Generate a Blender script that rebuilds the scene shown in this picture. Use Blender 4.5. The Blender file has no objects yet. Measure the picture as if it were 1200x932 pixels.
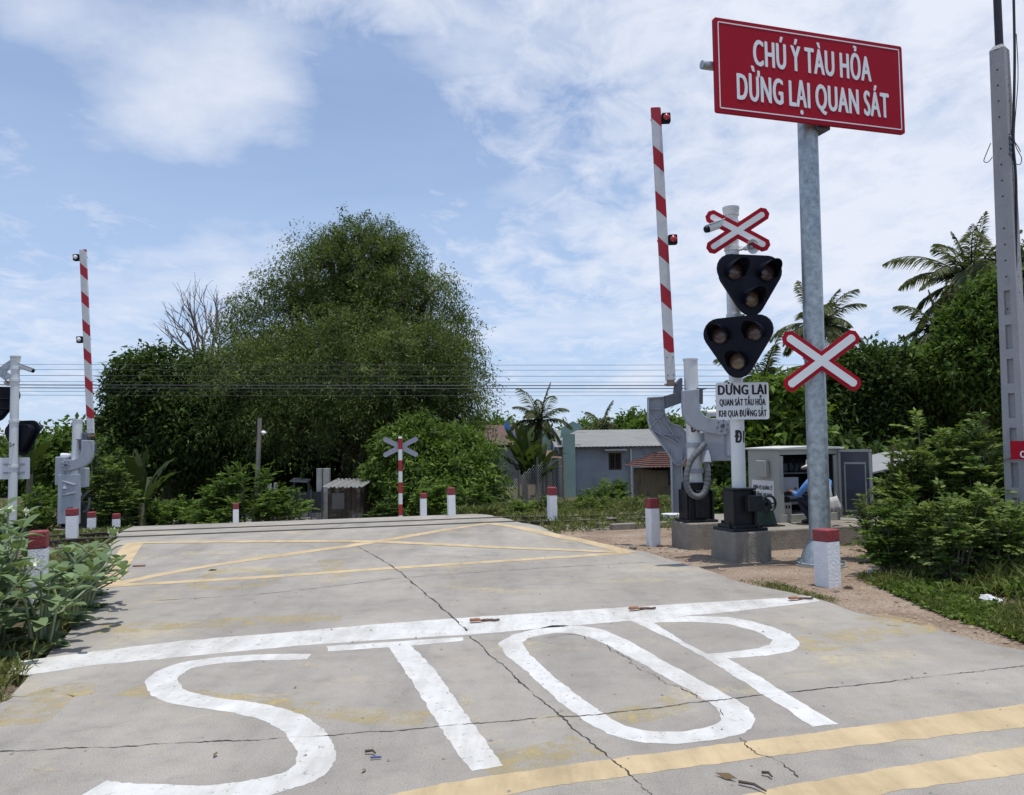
import bpy, bmesh, math, random
import numpy as np
from mathutils import Vector, Matrix, noise
from mathutils.geometry import tessellate_polygon

R = math.radians
PI = math.pi
scene = bpy.context.scene
col = scene.collection
rng = np.random.default_rng(7)
random.seed(7)

# ------------------------------------------------------------------ camera, world, sun, exposure
EYE = 1.6
PITCH, ROLL, FPX = R(3.2), R(0.8), 960.0
cam_d = bpy.data.cameras.new('camera')
cam = bpy.data.objects.new('camera', cam_d)
col.objects.link(cam)
cam_d.sensor_width = 36
cam_d.lens = 36 * FPX / 1200
cam_d.clip_start, cam_d.clip_end = 0.05, 3000
CF = Vector((0, math.cos(PITCH), math.sin(PITCH)))
_r, _u = Vector((1, 0, 0)), Vector((0, -math.sin(PITCH), math.cos(PITCH)))
CR = _r * math.cos(ROLL) - _u * math.sin(ROLL)
CU = _u * math.cos(ROLL) + _r * math.sin(ROLL)
M = Matrix.Identity(4)
for i in range(3):
    M[i][0], M[i][1], M[i][2] = CR[i], CU[i], -CF[i]
M[2][3] = EYE
cam.matrix_world = M
scene.camera = cam

SUN_DIR = Vector((0.10, -0.075, 0.99)).normalized()
world = bpy.data.worlds.new('World')
scene.world = world
world.use_nodes = True
SKY_STRENGTH = 0.11
SUN_STRENGTH = 3.8
EXPOSURE = 0.0

sun_d = bpy.data.lights.new('sun', 'SUN')
sun_d.energy = SUN_STRENGTH
sun_d.angle = R(0.6)
sun_d.color = (1.0, 0.96, 0.9)
sun = bpy.data.objects.new('sun', sun_d)
col.objects.link(sun)
sun.rotation_euler = SUN_DIR.to_track_quat('Z', 'Y').to_euler()
vs = scene.view_settings
vs.view_transform, vs.look, vs.gamma, vs.use_curve_mapping = 'Standard', 'None', 1.0, False
vs.exposure = EXPOSURE


def build_world():
    nt = world.node_tree
    N, L = nt.nodes, nt.links
    N.clear()
    out = N.new('ShaderNodeOutputWorld')
    bg = N.new('ShaderNodeBackground')
    bg.inputs['Strength'].default_value = SKY_STRENGTH
    L.new(bg.outputs[0], out.inputs[0])
    sky = N.new('ShaderNodeTexSky')
    sky.sky_type = 'NISHITA'
    sky.sun_disc = False
    sky.sun_elevation = math.asin(SUN_DIR.z)
    sky.sun_rotation = math.atan2(SUN_DIR.x, SUN_DIR.y)
    sky.air_density, sky.dust_density, sky.ozone_density = 1.0, 0.3, 2.0
    tc = N.new('ShaderNodeTexCoord')
    sep = N.new('ShaderNodeSeparateXYZ')
    L.new(tc.outputs['Generated'], sep.inputs[0])

    def math_(op, a, b=None, c=None):
        n = N.new('ShaderNodeMath')
        n.operation = op
        for k, v in enumerate((a, b, c)):
            if v is None:
                continue
            if isinstance(v, (int, float)):
                n.inputs[k].default_value = v
            else:
                L.new(v, n.inputs[k])
        return n.outputs[0]

    def ramp(fac, stops):
        n = N.new('ShaderNodeValToRGB')
        e = n.color_ramp.elements
        while len(e) > 1:
            e.remove(e[-1])
        e[0].position, e[0].color = stops[0][0], (stops[0][1],) * 3 + (1,)
        for p, v in stops[1:]:
            q = e.new(p)
            q.color = (v, v, v, 1)
        L.new(fac, n.inputs[0])
        return n.outputs[0]

    zc = math_('ADD', math_('MAXIMUM', sep.outputs[2], 0.0), 0.16)
    X = math_('DIVIDE', sep.outputs[0], zc)      # the flat cloud deck seen in perspective
    Y = math_('DIVIDE', sep.outputs[1], zc)
    comb = N.new('ShaderNodeCombineXYZ')
    L.new(X, comb.inputs[0])
    L.new(Y, comb.inputs[1])

    def noise_(scale, detail, rough, dist, off=(0, 0, 0), stretch=(1, 1, 1)):
        mp = N.new('ShaderNodeMapping')
        mp.inputs['Location'].default_value = off
        mp.inputs['Scale'].default_value = stretch
        L.new(comb.outputs[0], mp.inputs[0])
        n = N.new('ShaderNodeTexNoise')
        n.inputs['Scale'].default_value = scale
        n.inputs['Detail'].default_value = detail
        n.inputs['Roughness'].default_value = rough
        n.inputs['Distortion'].default_value = dist
        L.new(mp.outputs[0], n.inputs[0])
        return n.outputs[0]

    def blob(x0, y0, sx, sy):
        a = math_('POWER', math_('DIVIDE', math_('SUBTRACT', X, x0), sx), 2)
        b = math_('POWER', math_('DIVIDE', math_('SUBTRACT', Y, y0), sy), 2)
        return math_('POWER', 2.718, math_('MULTIPLY', math_('ADD', a, b), -1.0))

    big = noise_(1.5, 9, 0.56, 0.15, (3.1, 0.4, 0))
    fine = noise_(6.5, 8, 0.62, 0.35, (0.7, 2.2, 0), (1.0, 0.75, 1))
    wisp = noise_(1.1, 7, 0.6, 0.6, (5.3, 1.2, 0), (0.55, 1.3, 1))
    # heavier cloud toward the upper left and a broad deck of small cloudlets to the right
    b1 = blob(-0.54, 1.50, 0.30, 0.34)
    b2 = blob(0.32, 1.20, 0.72, 0.34)
    gap = math_('ADD', blob(-0.5, 2.02, 0.5, 0.36), math_('ADD', blob(-0.25, 1.62, 0.13, 0.16), blob(-0.98, 1.45, 0.17, 0.14)))
    b3 = blob(1.0, 2.2, 0.85, 1.1)
    b4 = blob(-2.0, 2.9, 0.8, 1.0)
    cum = ramp(math_('ADD', math_('SUBTRACT', math_('MULTIPLY', b1, 0.30), math_('MULTIPLY', gap, 0.22)), math_('MULTIPLY', math_('SUBTRACT', big, 0.5), 1.25)), [(0.0, 0.0), (0.13, 0.30), (0.30, 0.78), (0.5, 1.0)])
    right = math_('ADD', math_('SUBTRACT', math_('MULTIPLY', b2, 0.24), math_('MULTIPLY', gap, 0.2)), math_('ADD', math_('MULTIPLY', b3, 0.40), math_('MULTIPLY', b4, 0.10)))
    deck = ramp(math_('ADD', right, math_('MULTIPLY', math_('SUBTRACT', fine, 0.5), 0.9)), [(0.02, 0.0), (0.2, 0.45), (0.42, 0.95)])
    veil = ramp(wisp, [(0.3, 0.16), (0.75, 0.46)])
    hz = ramp(sep.outputs[2], [(0.0, 0.80), (0.12, 0.62), (0.28, 0.34), (0.5, 0.08)])
    m = math_('MAXIMUM', cum, deck)
    # thin pale blue veil first, then the clouds over it
    tint = N.new('ShaderNodeMix')
    tint.data_type = 'RGBA'
    tint.blend_type = 'MULTIPLY'
    tint.inputs[0].default_value = 1.0
    L.new(sky.outputs[0], tint.inputs[6])
    tint.inputs[7].default_value = (1.0, 1.05, 1.2, 1)
    inv = math_('MULTIPLY', math_('SUBTRACT', 1.0, veil), math_('SUBTRACT', 1.0, hz))
    mix0 = N.new('ShaderNodeMix')
    mix0.data_type = 'RGBA'
    L.new(math_('SUBTRACT', 1.0, inv), mix0.inputs[0])
    L.new(tint.outputs[2], mix0.inputs[6])
    mix0.inputs[7].default_value = (5.0, 6.35, 8.6, 1)
    mix = N.new('ShaderNodeMix')
    mix.data_type = 'RGBA'
    L.new(math_('MULTIPLY', m, 0.95), mix.inputs[0])
    L.new(mix0.outputs[2], mix.inputs[6])
    mix.inputs[7].default_value = (6.9, 7.4, 8.6, 1)
    # brighter hearts of the clouds
    mix2 = N.new('ShaderNodeMix')
    mix2.data_type = 'RGBA'
    L.new(math_('MULTIPLY', m, 0.55), mix2.inputs[0])
    L.new(mix.outputs[2], mix2.inputs[6])
    mix2.inputs[7].default_value = (8.0, 8.3, 9.1, 1)
    L.new(mix2.outputs[2], bg.inputs['Color'])


build_world()
world.cycles.sampling_method = 'MANUAL'
world.cycles.sample_map_resolution = 512


# ------------------------------------------------------------------ where things are
def ray(u, v):
    return CF * FPX + CR * (u - 600) - CU * (v - 466)


def P(u, v, D):
    d = ray(u, v)
    return Vector((0, 0, EYE)) + d * (D / d.y)


def sstep(a, b, x):
    t = min(1, max(0, (x - a) / (b - a)))
    return t * t * (3 - 2 * t)


SL = 0.27


def along(x, y):          # distance up the road, constant along the railway
    return y - SL * x


def ground_z(x, y):
    s = along(x, y)
    z = -0.05
    z += -0.75 * sstep(18.2, 26, s) - 0.55 * sstep(28, 45, s)
    z += -0.45 * sstep(-7.5, -12, x) * sstep(13, 19, y)
    if y < 60:
        z += 0.035 * noise.noise(Vector((x * .6, y * .6, 0))) + 0.015 * noise.noise(Vector((x * 2.1, y * 2.1, 4)))
    return z


def road_z(x, y):
    s = along(x, y)
    z = 0.09 * sstep(12.5, 15.2, s) - 0.9 * sstep(17.4, 26, s) - 0.55 * sstep(28, 45, s)
    return z


def G(u, v, zf=road_z):
    d = ray(u, v)
    z = 0
    for _ in range(8):
        t = (z - EYE) / d.z
        p = Vector((0, 0, EYE)) + d * t
        z = zf(p.x, p.y)
    return Vector((p.x, p.y, z))


# ------------------------------------------------------------------ materials
MATS = {}


def nd(nt, t, **kw):
    n = nt.nodes.new(t)
    for k, v in kw.items():
        n.inputs[k.replace('_', ' ')].default_value = v
    return n


def mat(name, c, rough=0.6, metal=0.0, var=0.12, scale=6.0, bump=0.0, bscale=60.0, c2=None, spot=None, spot_t=(0.58, 0.7), spot_scale=9.0, coat=0.0, stretch=(1, 1, 1), spec=0.5):
    if name in MATS:
        return MATS[name]
    m = bpy.data.materials.new(name)
    m.use_nodes = True
    nt = m.node_tree
    L = nt.links
    b = nt.nodes['Principled BSDF']
    b.inputs['Roughness'].default_value = rough
    b.inputs['Metallic'].default_value = metal
    b.inputs['Coat Weight'].default_value = coat
    b.inputs['Specular IOR Level'].default_value = spec
    tc = nd(nt, 'ShaderNodeTexCoord')
    mp = nd(nt, 'ShaderNodeMapping')
    mp.inputs['Scale'].default_value = stretch
    L.new(tc.outputs['Object'], mp.inputs[0])
    n = nd(nt, 'ShaderNodeTexNoise', Scale=scale, Detail=6.0, Roughness=0.6)
    L.new(mp.outputs[0], n.inputs[0])
    cr = nd(nt, 'ShaderNodeValToRGB')
    e = cr.color_ramp.elements
    e[0].position, e[1].position = 0.3, 0.7
    lo = tuple(max(0, x * (1 - var)) for x in c)
    hi = tuple(min(1, x * (1 + var)) for x in (c2 or c))
    e[0].color, e[1].color = lo + (1,), hi + (1,)
    L.new(n.outputs[0], cr.inputs[0])
    out = cr.outputs[0]
    if spot:
        n2 = nd(nt, 'ShaderNodeTexNoise', Scale=spot_scale, Detail=7.0, Roughness=0.65)
        L.new(mp.outputs[0], n2.inputs[0])
        r2 = nd(nt, 'ShaderNodeMapRange')
        r2.inputs[1].default_value, r2.inputs[2].default_value = spot_t
        L.new(n2.outputs[0], r2.inputs[0])
        mx = nd(nt, 'ShaderNodeMix')
        mx.data_type = 'RGBA'
        L.new(r2.outputs[0], mx.inputs[0])
        L.new(out, mx.inputs[6])
        mx.inputs[7].default_value = tuple(spot) + (1,)
        out = mx.outputs[2]
    L.new(out, b.inputs['Base Color'])
    if bump:
        n3 = nd(nt, 'ShaderNodeTexNoise', Scale=bscale, Detail=4.0)
        L.new(mp.outputs[0], n3.inputs[0])
        bp = nd(nt, 'ShaderNodeBump', Strength=bump, Distance=0.02)
        L.new(n3.outputs[0], bp.inputs['Height'])
        L.new(bp.outputs[0], b.inputs['Normal'])
    MATS[name] = m
    return m


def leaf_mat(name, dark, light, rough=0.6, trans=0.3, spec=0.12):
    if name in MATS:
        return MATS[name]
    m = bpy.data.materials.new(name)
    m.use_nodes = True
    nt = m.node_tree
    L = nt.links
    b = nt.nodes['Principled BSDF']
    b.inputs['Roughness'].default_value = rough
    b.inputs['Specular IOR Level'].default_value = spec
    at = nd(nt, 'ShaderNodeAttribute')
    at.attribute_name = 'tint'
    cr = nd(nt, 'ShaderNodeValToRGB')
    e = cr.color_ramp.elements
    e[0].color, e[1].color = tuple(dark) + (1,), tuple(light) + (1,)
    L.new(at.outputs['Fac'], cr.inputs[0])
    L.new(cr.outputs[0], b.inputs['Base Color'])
    tr = nd(nt, 'ShaderNodeBsdfTranslucent')
    hs = nd(nt, 'ShaderNodeMix')
    hs.data_type = 'RGBA'
    hs.blend_type = 'MULTIPLY'
    hs.inputs[0].default_value = 1.0
    L.new(cr.outputs[0], hs.inputs[6])
    hs.inputs[7].default_value = (1.25, 1.35, 0.55, 1)
    L.new(hs.outputs[2], tr.inputs[0])
    ms = nd(nt, 'ShaderNodeMixShader')
    ms.inputs[0].default_value = trans
    L.new(b.outputs[0], ms.inputs[1])
    L.new(tr.outputs[0], ms.inputs[2])
    L.new(ms.outputs[0], nt.nodes['Material Output'].inputs[0])
    MATS[name] = m
    return m


# ------------------------------------------------------------------ objects
def tag(o, label=None, cat=None, group=None, kind=None):
    if label:
        o['label'] = label
    if cat:
        o['category'] = cat
    if group:
        o['group'] = group
    if kind:
        o['kind'] = kind
    return o


def thing(name, label, cat, loc=(0, 0, 0), rz=0.0, group=None, kind=None):
    o = bpy.data.objects.new(name, None)
    o.empty_display_size = 0.1
    col.objects.link(o)
    o.location = loc
    o.rotation_euler = (0, 0, rz)
    return tag(o, label, cat, group, kind)


def kids(o):
    return [c for c in list(bpy.data.objects) if c.parent == o]


def copy_tree(o, parent=None):
    c = o.copy()
    col.objects.link(c)
    c.parent = parent
    for ch in kids(o):
        copy_tree(ch, c)
    return c


class MB:
    def __init__(s):
        s.v, s.f, s.m = [], [], []
        s.mi = 0

    def add(s, verts, faces):
        n = len(s.v)
        s.v += [tuple(v) for v in verts]
        s.f += [tuple(i + n for i in f) for f in faces]
        s.m += [s.mi] * len(faces)
        return s

    def box(s, c, size, rz=0.0, ry=0.0, rx=0.0, taper=1.0):
        hx, hy, hz = size[0] / 2, size[1] / 2, size[2] / 2
        m = Matrix.Translation(c) @ Matrix.Rotation(rz, 4, 'Z') @ Matrix.Rotation(ry, 4, 'Y') @ Matrix.Rotation(rx, 4, 'X')
        vs = []
        for z in (-1, 1):
            k = taper if z > 0 else 1.0
            for x, y in ((-1, -1), (1, -1), (1, 1), (-1, 1)):
                vs.append(m @ Vector((x * hx * k, y * hy * k, z * hz)))
        return s.add(vs, [(3, 2, 1, 0), (4, 5, 6, 7), (0, 1, 5, 4), (1, 2, 6, 5), (2, 3, 7, 6), (3, 0, 4, 7)])

    def cyl(s, a, b, r0, r1=None, n=20, caps=True):
        r1 = r0 if r1 is None else r1
        a, b = Vector(a), Vector(b)
        d = (b - a).normalized()
        q = d.to_track_quat('Z', 'Y')
        vs = []
        for p, r in ((a, r0), (b, r1)):
            for i in range(n):
                t = 2 * PI * i / n
                vs.append(p + q @ Vector((math.cos(t) * r, math.sin(t) * r, 0)))
        fs = [(i, (i + 1) % n, n + (i + 1) % n, n + i) for i in range(n)]
        if caps:
            fs += [tuple(range(n))[::-1], tuple(range(n, 2 * n))]
        return s.add(vs, fs)

    def tube(s, pts, rad, n=8, caps=True):
        pts = [Vector(p) for p in pts]
        k = len(pts)
        rs = rad if isinstance(rad, (list, tuple)) else [rad] * k
        vs = []
        up = None
        for i, p in enumerate(pts):
            d = (pts[min(i + 1, k - 1)] - pts[max(i - 1, 0)]).normalized()
            if up is None:
                up = d.orthogonal().normalized()
            up = (up - d * up.dot(d))
            up = up.normalized() if up.length > 1e-6 else d.orthogonal().normalized()
            w = d.cross(up)
            for j in range(n):
                t = 2 * PI * j / n
                vs.append(p + (up * math.cos(t) + w * math.sin(t)) * rs[i])
        fs = []
        for i in range(k - 1):
            for j in range(n):
                fs.append((i * n + j, i * n + (j + 1) % n, (i + 1) * n + (j + 1) % n, (i + 1) * n + j))
        if caps:
            fs += [tuple(range(n))[::-1], tuple(range((k - 1) * n, k * n))]
        return s.add(vs, fs)

    def prism(s, outline, y0, y1, m=None):
        """outline in (x, z), extruded from y0 to y1 (y0 faces the viewer)"""
        n = len(outline)
        area = sum(outline[i][0] * outline[(i + 1) % n][1] - outline[(i + 1) % n][0] * outline[i][1] for i in range(n))
        o = outline if area > 0 else outline[::-1]
        vs = [Vector((x, y0, z)) for x, z in o] + [Vector((x, y1, z)) for x, z in o]
        if m is not None:
            vs = [m @ v for v in vs]
        tri = tessellate_polygon([[Vector((x, z, 0)) for x, z in o]])
        fs = []
        for t in tri:
            a, b, c = t
            ar = (o[b][0] - o[a][0]) * (o[c][1] - o[a][1]) - (o[c][0] - o[a][0]) * (o[b][1] - o[a][1])
            if ar < 0:
                a, c = c, a
            fs.append((a, b, c))
            fs.append((c + n, b + n, a + n))
        for i in range(n):
            j = (i + 1) % n
            fs.append((j, i, i + n, j + n))
        return s.add(vs, fs)

    def lathe(s, prof, axis_p, axis_d, n=24):
        """profile of (radius, distance along the axis)"""
        q = Vector(axis_d).to_track_quat('Z', 'Y')
        p0 = Vector(axis_p)
        vs = []
        for r, h in prof:
            for i in range(n):
                t = 2 * PI * i / n
                vs.append(p0 + q @ Vector((r * math.cos(t), r * math.sin(t), h)))
        fs = []
        for k in range(len(prof) - 1):
            for i in range(n):
                fs.append((k * n + i, k * n + (i + 1) % n, (k + 1) * n + (i + 1) % n, (k + 1) * n + i))
        return s.add(vs, fs)

    def build(s, name, mats, parent=None, smooth=False, bevel=0.0, seg=2):
        me = bpy.data.meshes.new(name)
        me.from_pydata(s.v, [], s.f)
        mats = mats if isinstance(mats, (list, tuple)) else [mats]
        for m in mats:
            me.materials.append(m)
        if len(mats) > 1:
            me.polygons.foreach_set('material_index', s.m)
        me.update()
        o = bpy.data.objects.new(name, me)
        col.objects.link(o)
        o.parent = parent
        if smooth:
            me.shade_smooth()
            me.set_sharp_from_angle(angle=R(40))
        if bevel:
            b = o.modifiers.new('bevel', 'BEVEL')
            b.width, b.segments, b.limit_method, b.angle_limit = bevel, seg, 'ANGLE', R(40)
            b.harden_normals = False
        return o


_CAP = [None]


def text_obj(name, s, cap_h, width, m, parent, mw, bold=0.06):
    """flat lettering: cap height and overall width in metres, centred; mw puts its x/z plane in place (front is -y).
    bold: how far the strokes are thickened, as a share of the cap height"""
    def mk(t):
        cu = bpy.data.curves.new('lettering', 'FONT')
        cu.body = t
        cu.space_character = 1.10
        cu.space_word = 0.85
        cu.resolution_u = 4
        ob = bpy.data.objects.new('lettering', cu)
        me = bpy.data.meshes.new_from_object(ob)
        bpy.data.objects.remove(ob)
        bpy.data.curves.remove(cu)
        return me
    if _CAP[0] is None:
        me = mk('H')
        _CAP[0] = max(v.co.y for v in me.vertices)
        bpy.data.meshes.remove(me)
    cap = _CAP[0]
    src = mk(s)
    xs = [v.co.x for v in src.vertices]
    x0, x1 = min(xs), max(xs)
    e = bold * cap_h
    sx, sy = (width - 2 * e) / (x1 - x0), cap_h / cap
    vs, fs = [], []
    for q, (dx, dz) in enumerate(((0, 0), (-e, 0), (e, 0), (-e * .5, e * .5), (e * .5, -e * .5))):
        k = len(vs)
        for v in src.vertices:
            vs.append(mw @ Vector(((v.co.x - (x0 + x1) / 2) * sx + dx, -.0003 * q, (v.co.y - cap / 2) * sy + dz)))
        fs += [tuple(i + k for i in p.vertices) for p in src.polygons]
    bpy.data.meshes.remove(src)
    o = MB().add(vs, fs).build(name, m, parent)
    return o


# ------------------------------------------------------------------ material library
galv = mat('galvanised_steel', (0.30, 0.34, 0.37), 0.42, 0.55, 0.2, 14, 0.08, 40, c2=(0.40, 0.44, 0.46), spot=(0.5, 0.54, 0.56), spot_t=(0.56, 0.75), spot_scale=26)
white_paint = mat('white_enamel', (0.72, 0.74, 0.74), 0.45, 0, 0.06, 4, 0.03, 30, spot=(0.44, 0.42, 0.38), spot_t=(0.58, 0.85), spot_scale=9, stretch=(1, 1, .3))
lime = mat('whitewash', (0.76, 0.77, 0.79), 0.75, 0, 0.07, 9, 0.5, 45, spot=(0.45, 0.43, 0.40), spot_t=(0.64, 0.78), spot_scale=12)
redcap = mat('dark_red_paint', (0.24, 0.035, 0.04), 0.6, 0, 0.2, 12, 0.4, 45, spot=(0.30, 0.18, 0.16), spot_t=(0.66, 0.8))
signred = mat('sign_red', (0.36, 0.005, 0.02), 0.45, 0, 0.04, 3, spot=(0.30, 0.012, 0.025), spot_t=(0.6, 0.9), spot_scale=3, spec=0.15)
signwhite = mat('sign_white', (0.80, 0.81, 0.82), 0.4, 0, 0.03, 4)
crossred = mat('crossbuck_red', (0.40, 0.008, 0.022), 0.5, 0, 0.08, 6, spec=0.15)
blackiron = mat('black_cast_iron', (0.012, 0.013, 0.016), 0.5, 0.2, 0.3, 20, 0.2, 40, spot=(0.06, 0.055, 0.05), spot_t=(0.62, 0.8))
headblack = mat('signal_head_black', (0.005, 0.006, 0.014), 0.5, 0, 0.15, 5, spec=0.2)
greypaint = mat('machine_grey', (0.36, 0.39, 0.44), 0.5, 0, 0.10, 5, 0.08, 30, spot=(0.23, 0.225, 0.22), spot_t=(0.56, 0.8), spot_scale=7, stretch=(1, 1, .45))
darkgrey = mat('dark_grey_steel', (0.10, 0.11, 0.14), 0.5, 0.3, 0.15, 8)
rubber = mat('grey_hose', (0.12, 0.125, 0.135), 0.7, 0, 0.1, 10)
blackletter = mat('black_lettering', (0.012, 0.012, 0.016), 0.6)
concrete_b = mat('foundation_concrete', (0.25, 0.225, 0.19), 0.9, 0, 0.2, 5, 0.6, 50, spot=(0.15, 0.135, 0.11), spot_t=(0.55, 0.75), spot_scale=4)
concrete_pole = mat('pole_concrete', (0.36, 0.355, 0.37), 0.85, 0, 0.1, 5, 0.4, 60, spot=(0.25, 0.245, 0.25), spot_t=(0.58, 0.8), spot_scale=9, stretch=(1, 1, .5))
lens_amber = mat('amber_lens', (0.15, 0.10, 0.06), 0.2, 0, 0.2, 30, 0.3, 60, coat=0.6)
lens_smoke = mat('dark_red_lens', (0.075, 0.04, 0.038), 0.2, 0, 0.2, 30, 0.3, 60, coat=0.6)
lens_red = mat('red_lamp_lens', (0.45, 0.03, 0.03), 0.2, 0, 0.1, 30, coat=0.6)
lens_white = mat('white_lamp_lens', (0.75, 0.75, 0.72), 0.2, 0, 0.1, 30, coat=0.6)
cabinet_m = mat('cabinet_grey', (0.40, 0.41, 0.37), 0.5, 0, 0.05, 3, spot=(0.30, 0.30, 0.27), spot_t=(0.62, 0.85), spot_scale=4)
dark_in = mat('cabinet_inner_shade', (0.05, 0.055, 0.06), 0.6)
bark = mat('tree_bark', (0.09, 0.075, 0.06), 0.9, 0, 0.3, 8, 0.7, 20)
palebark = mat('pale_branch', (0.16, 0.14, 0.125), 0.9, 0, 0.2, 12)
palmbark = mat('palm_bark', (0.17, 0.15, 0.125), 0.9, 0, 0.25, 10, 0.7, 14)
rust = mat('rusty_sheet', (0.13, 0.075, 0.05), 0.8, 0, 0.35, 5, 0.3, 20, spot=(0.26, 0.24, 0.22), spot_t=(0.5, 0.7), spot_scale=3)
tinroof = mat('tin_roof', (0.28, 0.285, 0.285), 0.5, 0.3, 0.12, 3, spot=(0.24, 0.2, 0.17), spot_t=(0.6, 0.8))
blackpipe = mat('dark_pipe', (0.035, 0.03, 0.04), 0.5, 0.3, 0.2, 8)
cablem = mat('black_cable', (0.02, 0.02, 0.022), 0.6)
wirem = mat('wire', (0.06, 0.06, 0.07), 0.5, 0.3)
steel_rail = mat('rail_steel', (0.07, 0.055, 0.045), 0.5, 0.6, 0.3, 20)
sleeper_m = mat('sleeper_concrete', (0.16, 0.145, 0.125), 0.9, 0, 0.15, 8, 0.4, 40)

g_tam = leaf_mat('tamarind_leaf', (0.039, 0.062, 0.021), (0.168, 0.213, 0.071))
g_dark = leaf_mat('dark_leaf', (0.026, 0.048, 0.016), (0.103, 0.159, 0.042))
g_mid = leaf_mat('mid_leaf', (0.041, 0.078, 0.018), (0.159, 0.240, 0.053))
g_bright = leaf_mat('bright_leaf', (0.053, 0.100, 0.016), (0.180, 0.260, 0.055))
g_young = leaf_mat('young_leaf', (0.045, 0.094, 0.017), (0.220, 0.276, 0.090))
g_palm = leaf_mat('palm_leaf', (0.045, 0.060, 0.026), (0.153, 0.168, 0.078), rough=0.4)
g_milk = leaf_mat('milkweed_leaf', (0.086, 0.133, 0.062), (0.241, 0.326, 0.168), rough=0.55, trans=0.2)
g_weed = leaf_mat('weed_leaf', (0.051, 0.090, 0.018), (0.191, 0.252, 0.060))
g_grass = leaf_mat('grass_blade', (0.060, 0.085, 0.022), (0.240, 0.240, 0.095))
g_grass2 = leaf_mat('rank_grass', (0.055, 0.085, 0.026), (0.234, 0.240, 0.098))
g_dry = leaf_mat('dry_leaf', (0.10, 0.065, 0.035), (0.30, 0.22, 0.13), trans=0.1)
g_ban = leaf_mat('banana_leaf', (0.018, 0.030, 0.012), (0.070, 0.100, 0.035))
g_flower = leaf_mat('milkweed_flower', (0.55, 0.55, 0.48), (0.8, 0.8, 0.76), trans=0.2)


# ------------------------------------------------------------------ the setting: ground, road, markings
def ground_material():
    m = bpy.data.materials.new('sandy_soil')
    m.use_nodes = True
    nt = m.node_tree
    L = nt.links
    b = nt.nodes['Principled BSDF']
    b.inputs['Roughness'].default_value = 0.95
    b.inputs['Specular IOR Level'].default_value = 0.1
    tc = nd(nt, 'ShaderNodeTexCoord')

    def noise_(sc, det=6.0, ro=0.6):
        n = nd(nt, 'ShaderNodeTexNoise', Scale=sc, Detail=det, Roughness=ro)
        L.new(tc.outputs['Object'], n.inputs[0])
        return n.outputs[0]

    def ramp(f, stops):
        r = nd(nt, 'ShaderNodeValToRGB')
        e = r.color_ramp.elements
        e[0].position, e[0].color = stops[0][0], stops[0][1] + (1,)
        e[1].position, e[1].color = stops[-1][0], stops[-1][1] + (1,)
        for p, c in stops[1:-1]:
            q = e.new(p)
            q.color = c + (1,)
        L.new(f, r.inputs[0])
        return r.outputs[0]

    def mix(f, a, c, mode='MIX'):
        x = nd(nt, 'ShaderNodeMix')
        x.data_type = 'RGBA'
        x.blend_type = mode
        if isinstance(f, float):
            x.inputs[0].default_value = f
        else:
            L.new(f, x.inputs[0])
        L.new(a, x.inputs[6])
        L.new(c, x.inputs[7])
        return x.outputs[2]
    sand = ramp(noise_(0.9), [(0.32, (0.23, 0.165, 0.115)), (0.5, (0.37, 0.285, 0.215)), (0.68, (0.46, 0.375, 0.295))])
    speck = ramp(noise_(38, 4, 0.7), [(0.34, (0.45, 0.42, 0.40)), (0.52, (1, 1, 1)), (0.7, (1.15, 1.12, 1.08))])
    sand = mix(1.0, sand, speck, 'MULTIPLY')
    soil = ramp(noise_(1.6), [(0.35, (0.075, 0.06, 0.038)), (0.65, (0.15, 0.125, 0.075))])
    at = nd(nt, 'ShaderNodeAttribute')
    at.attribute_name = 'soil'
    L.new(mix(at.outputs['Fac'], sand, soil), b.inputs['Base Color'])
    h = nd(nt, 'ShaderNodeMath')
    h.operation = 'ADD'
    L.new(noise_(9, 8, 0.7), h.inputs[0])
    L.new(noise_(45, 4, 0.6), h.inputs[1])
    bp = nd(nt, 'ShaderNodeBump', Strength=0.9, Distance=0.04)
    L.new(h.outputs[0], bp.inputs['Height'])
    L.new(bp.outputs[0], b.inputs['Normal'])
    return m


LEFT = [(-6.5, -4), (-6.0, 0.0), (-4.6, 2.6), (-3.55, 4.3), (-3.25, 5.1), (-3.5, 6.0), (-3.95, 7.4), (-4.5, 8.8), (-4.98, 9.7), (-6.75, 14.0), (-7.65, 16.6), (-8.6, 19.2), (-11, 26), (-14, 34)]
RIGHT = [(14, -2), (9, 1.5), (6.4, 3.9), (4.75, 5.2), (3.98, 6.0), (3.55, 6.7), (3.12, 8.0), (2.55, 9.5), (1.95, 11.8), (0.75, 14.2), (-0.15, 16.6), (-1.15, 18.9), (-3.6, 25), (-7, 33)]


def resample(pl, n):
    pl = [Vector(p) for p in pl]
    dense = []
    k = len(pl)
    for i in range(k - 1):
        p0, p1, p2, p3 = pl[max(i - 1, 0)], pl[i], pl[i + 1], pl[min(i + 2, k - 1)]
        for j in range(12):
            t = j / 12
            dense.append(0.5 * ((2 * p1) + (p2 - p0) * t + (2 * p0 - 5 * p1 + 4 * p2 - p3) * t * t + (3 * p1 - p0 - 3 * p2 + p3) * t ** 3))
    dense.append(pl[-1])
    return dense[::max(1, len(dense) // n)]


LD, RD = resample(LEFT, 150), resample(RIGHT, 150)


def in_road(x, y, grow=0.0):
    # left and right borders at this distance up the road
    s = along(x, y)
    lx = min(LD, key=lambda p: abs(along(p.x, p.y) - s)).x
    rx = min(RD, key=lambda p: abs(along(p.x, p.y) - s)).x
    return lx - grow < x < rx + grow


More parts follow.
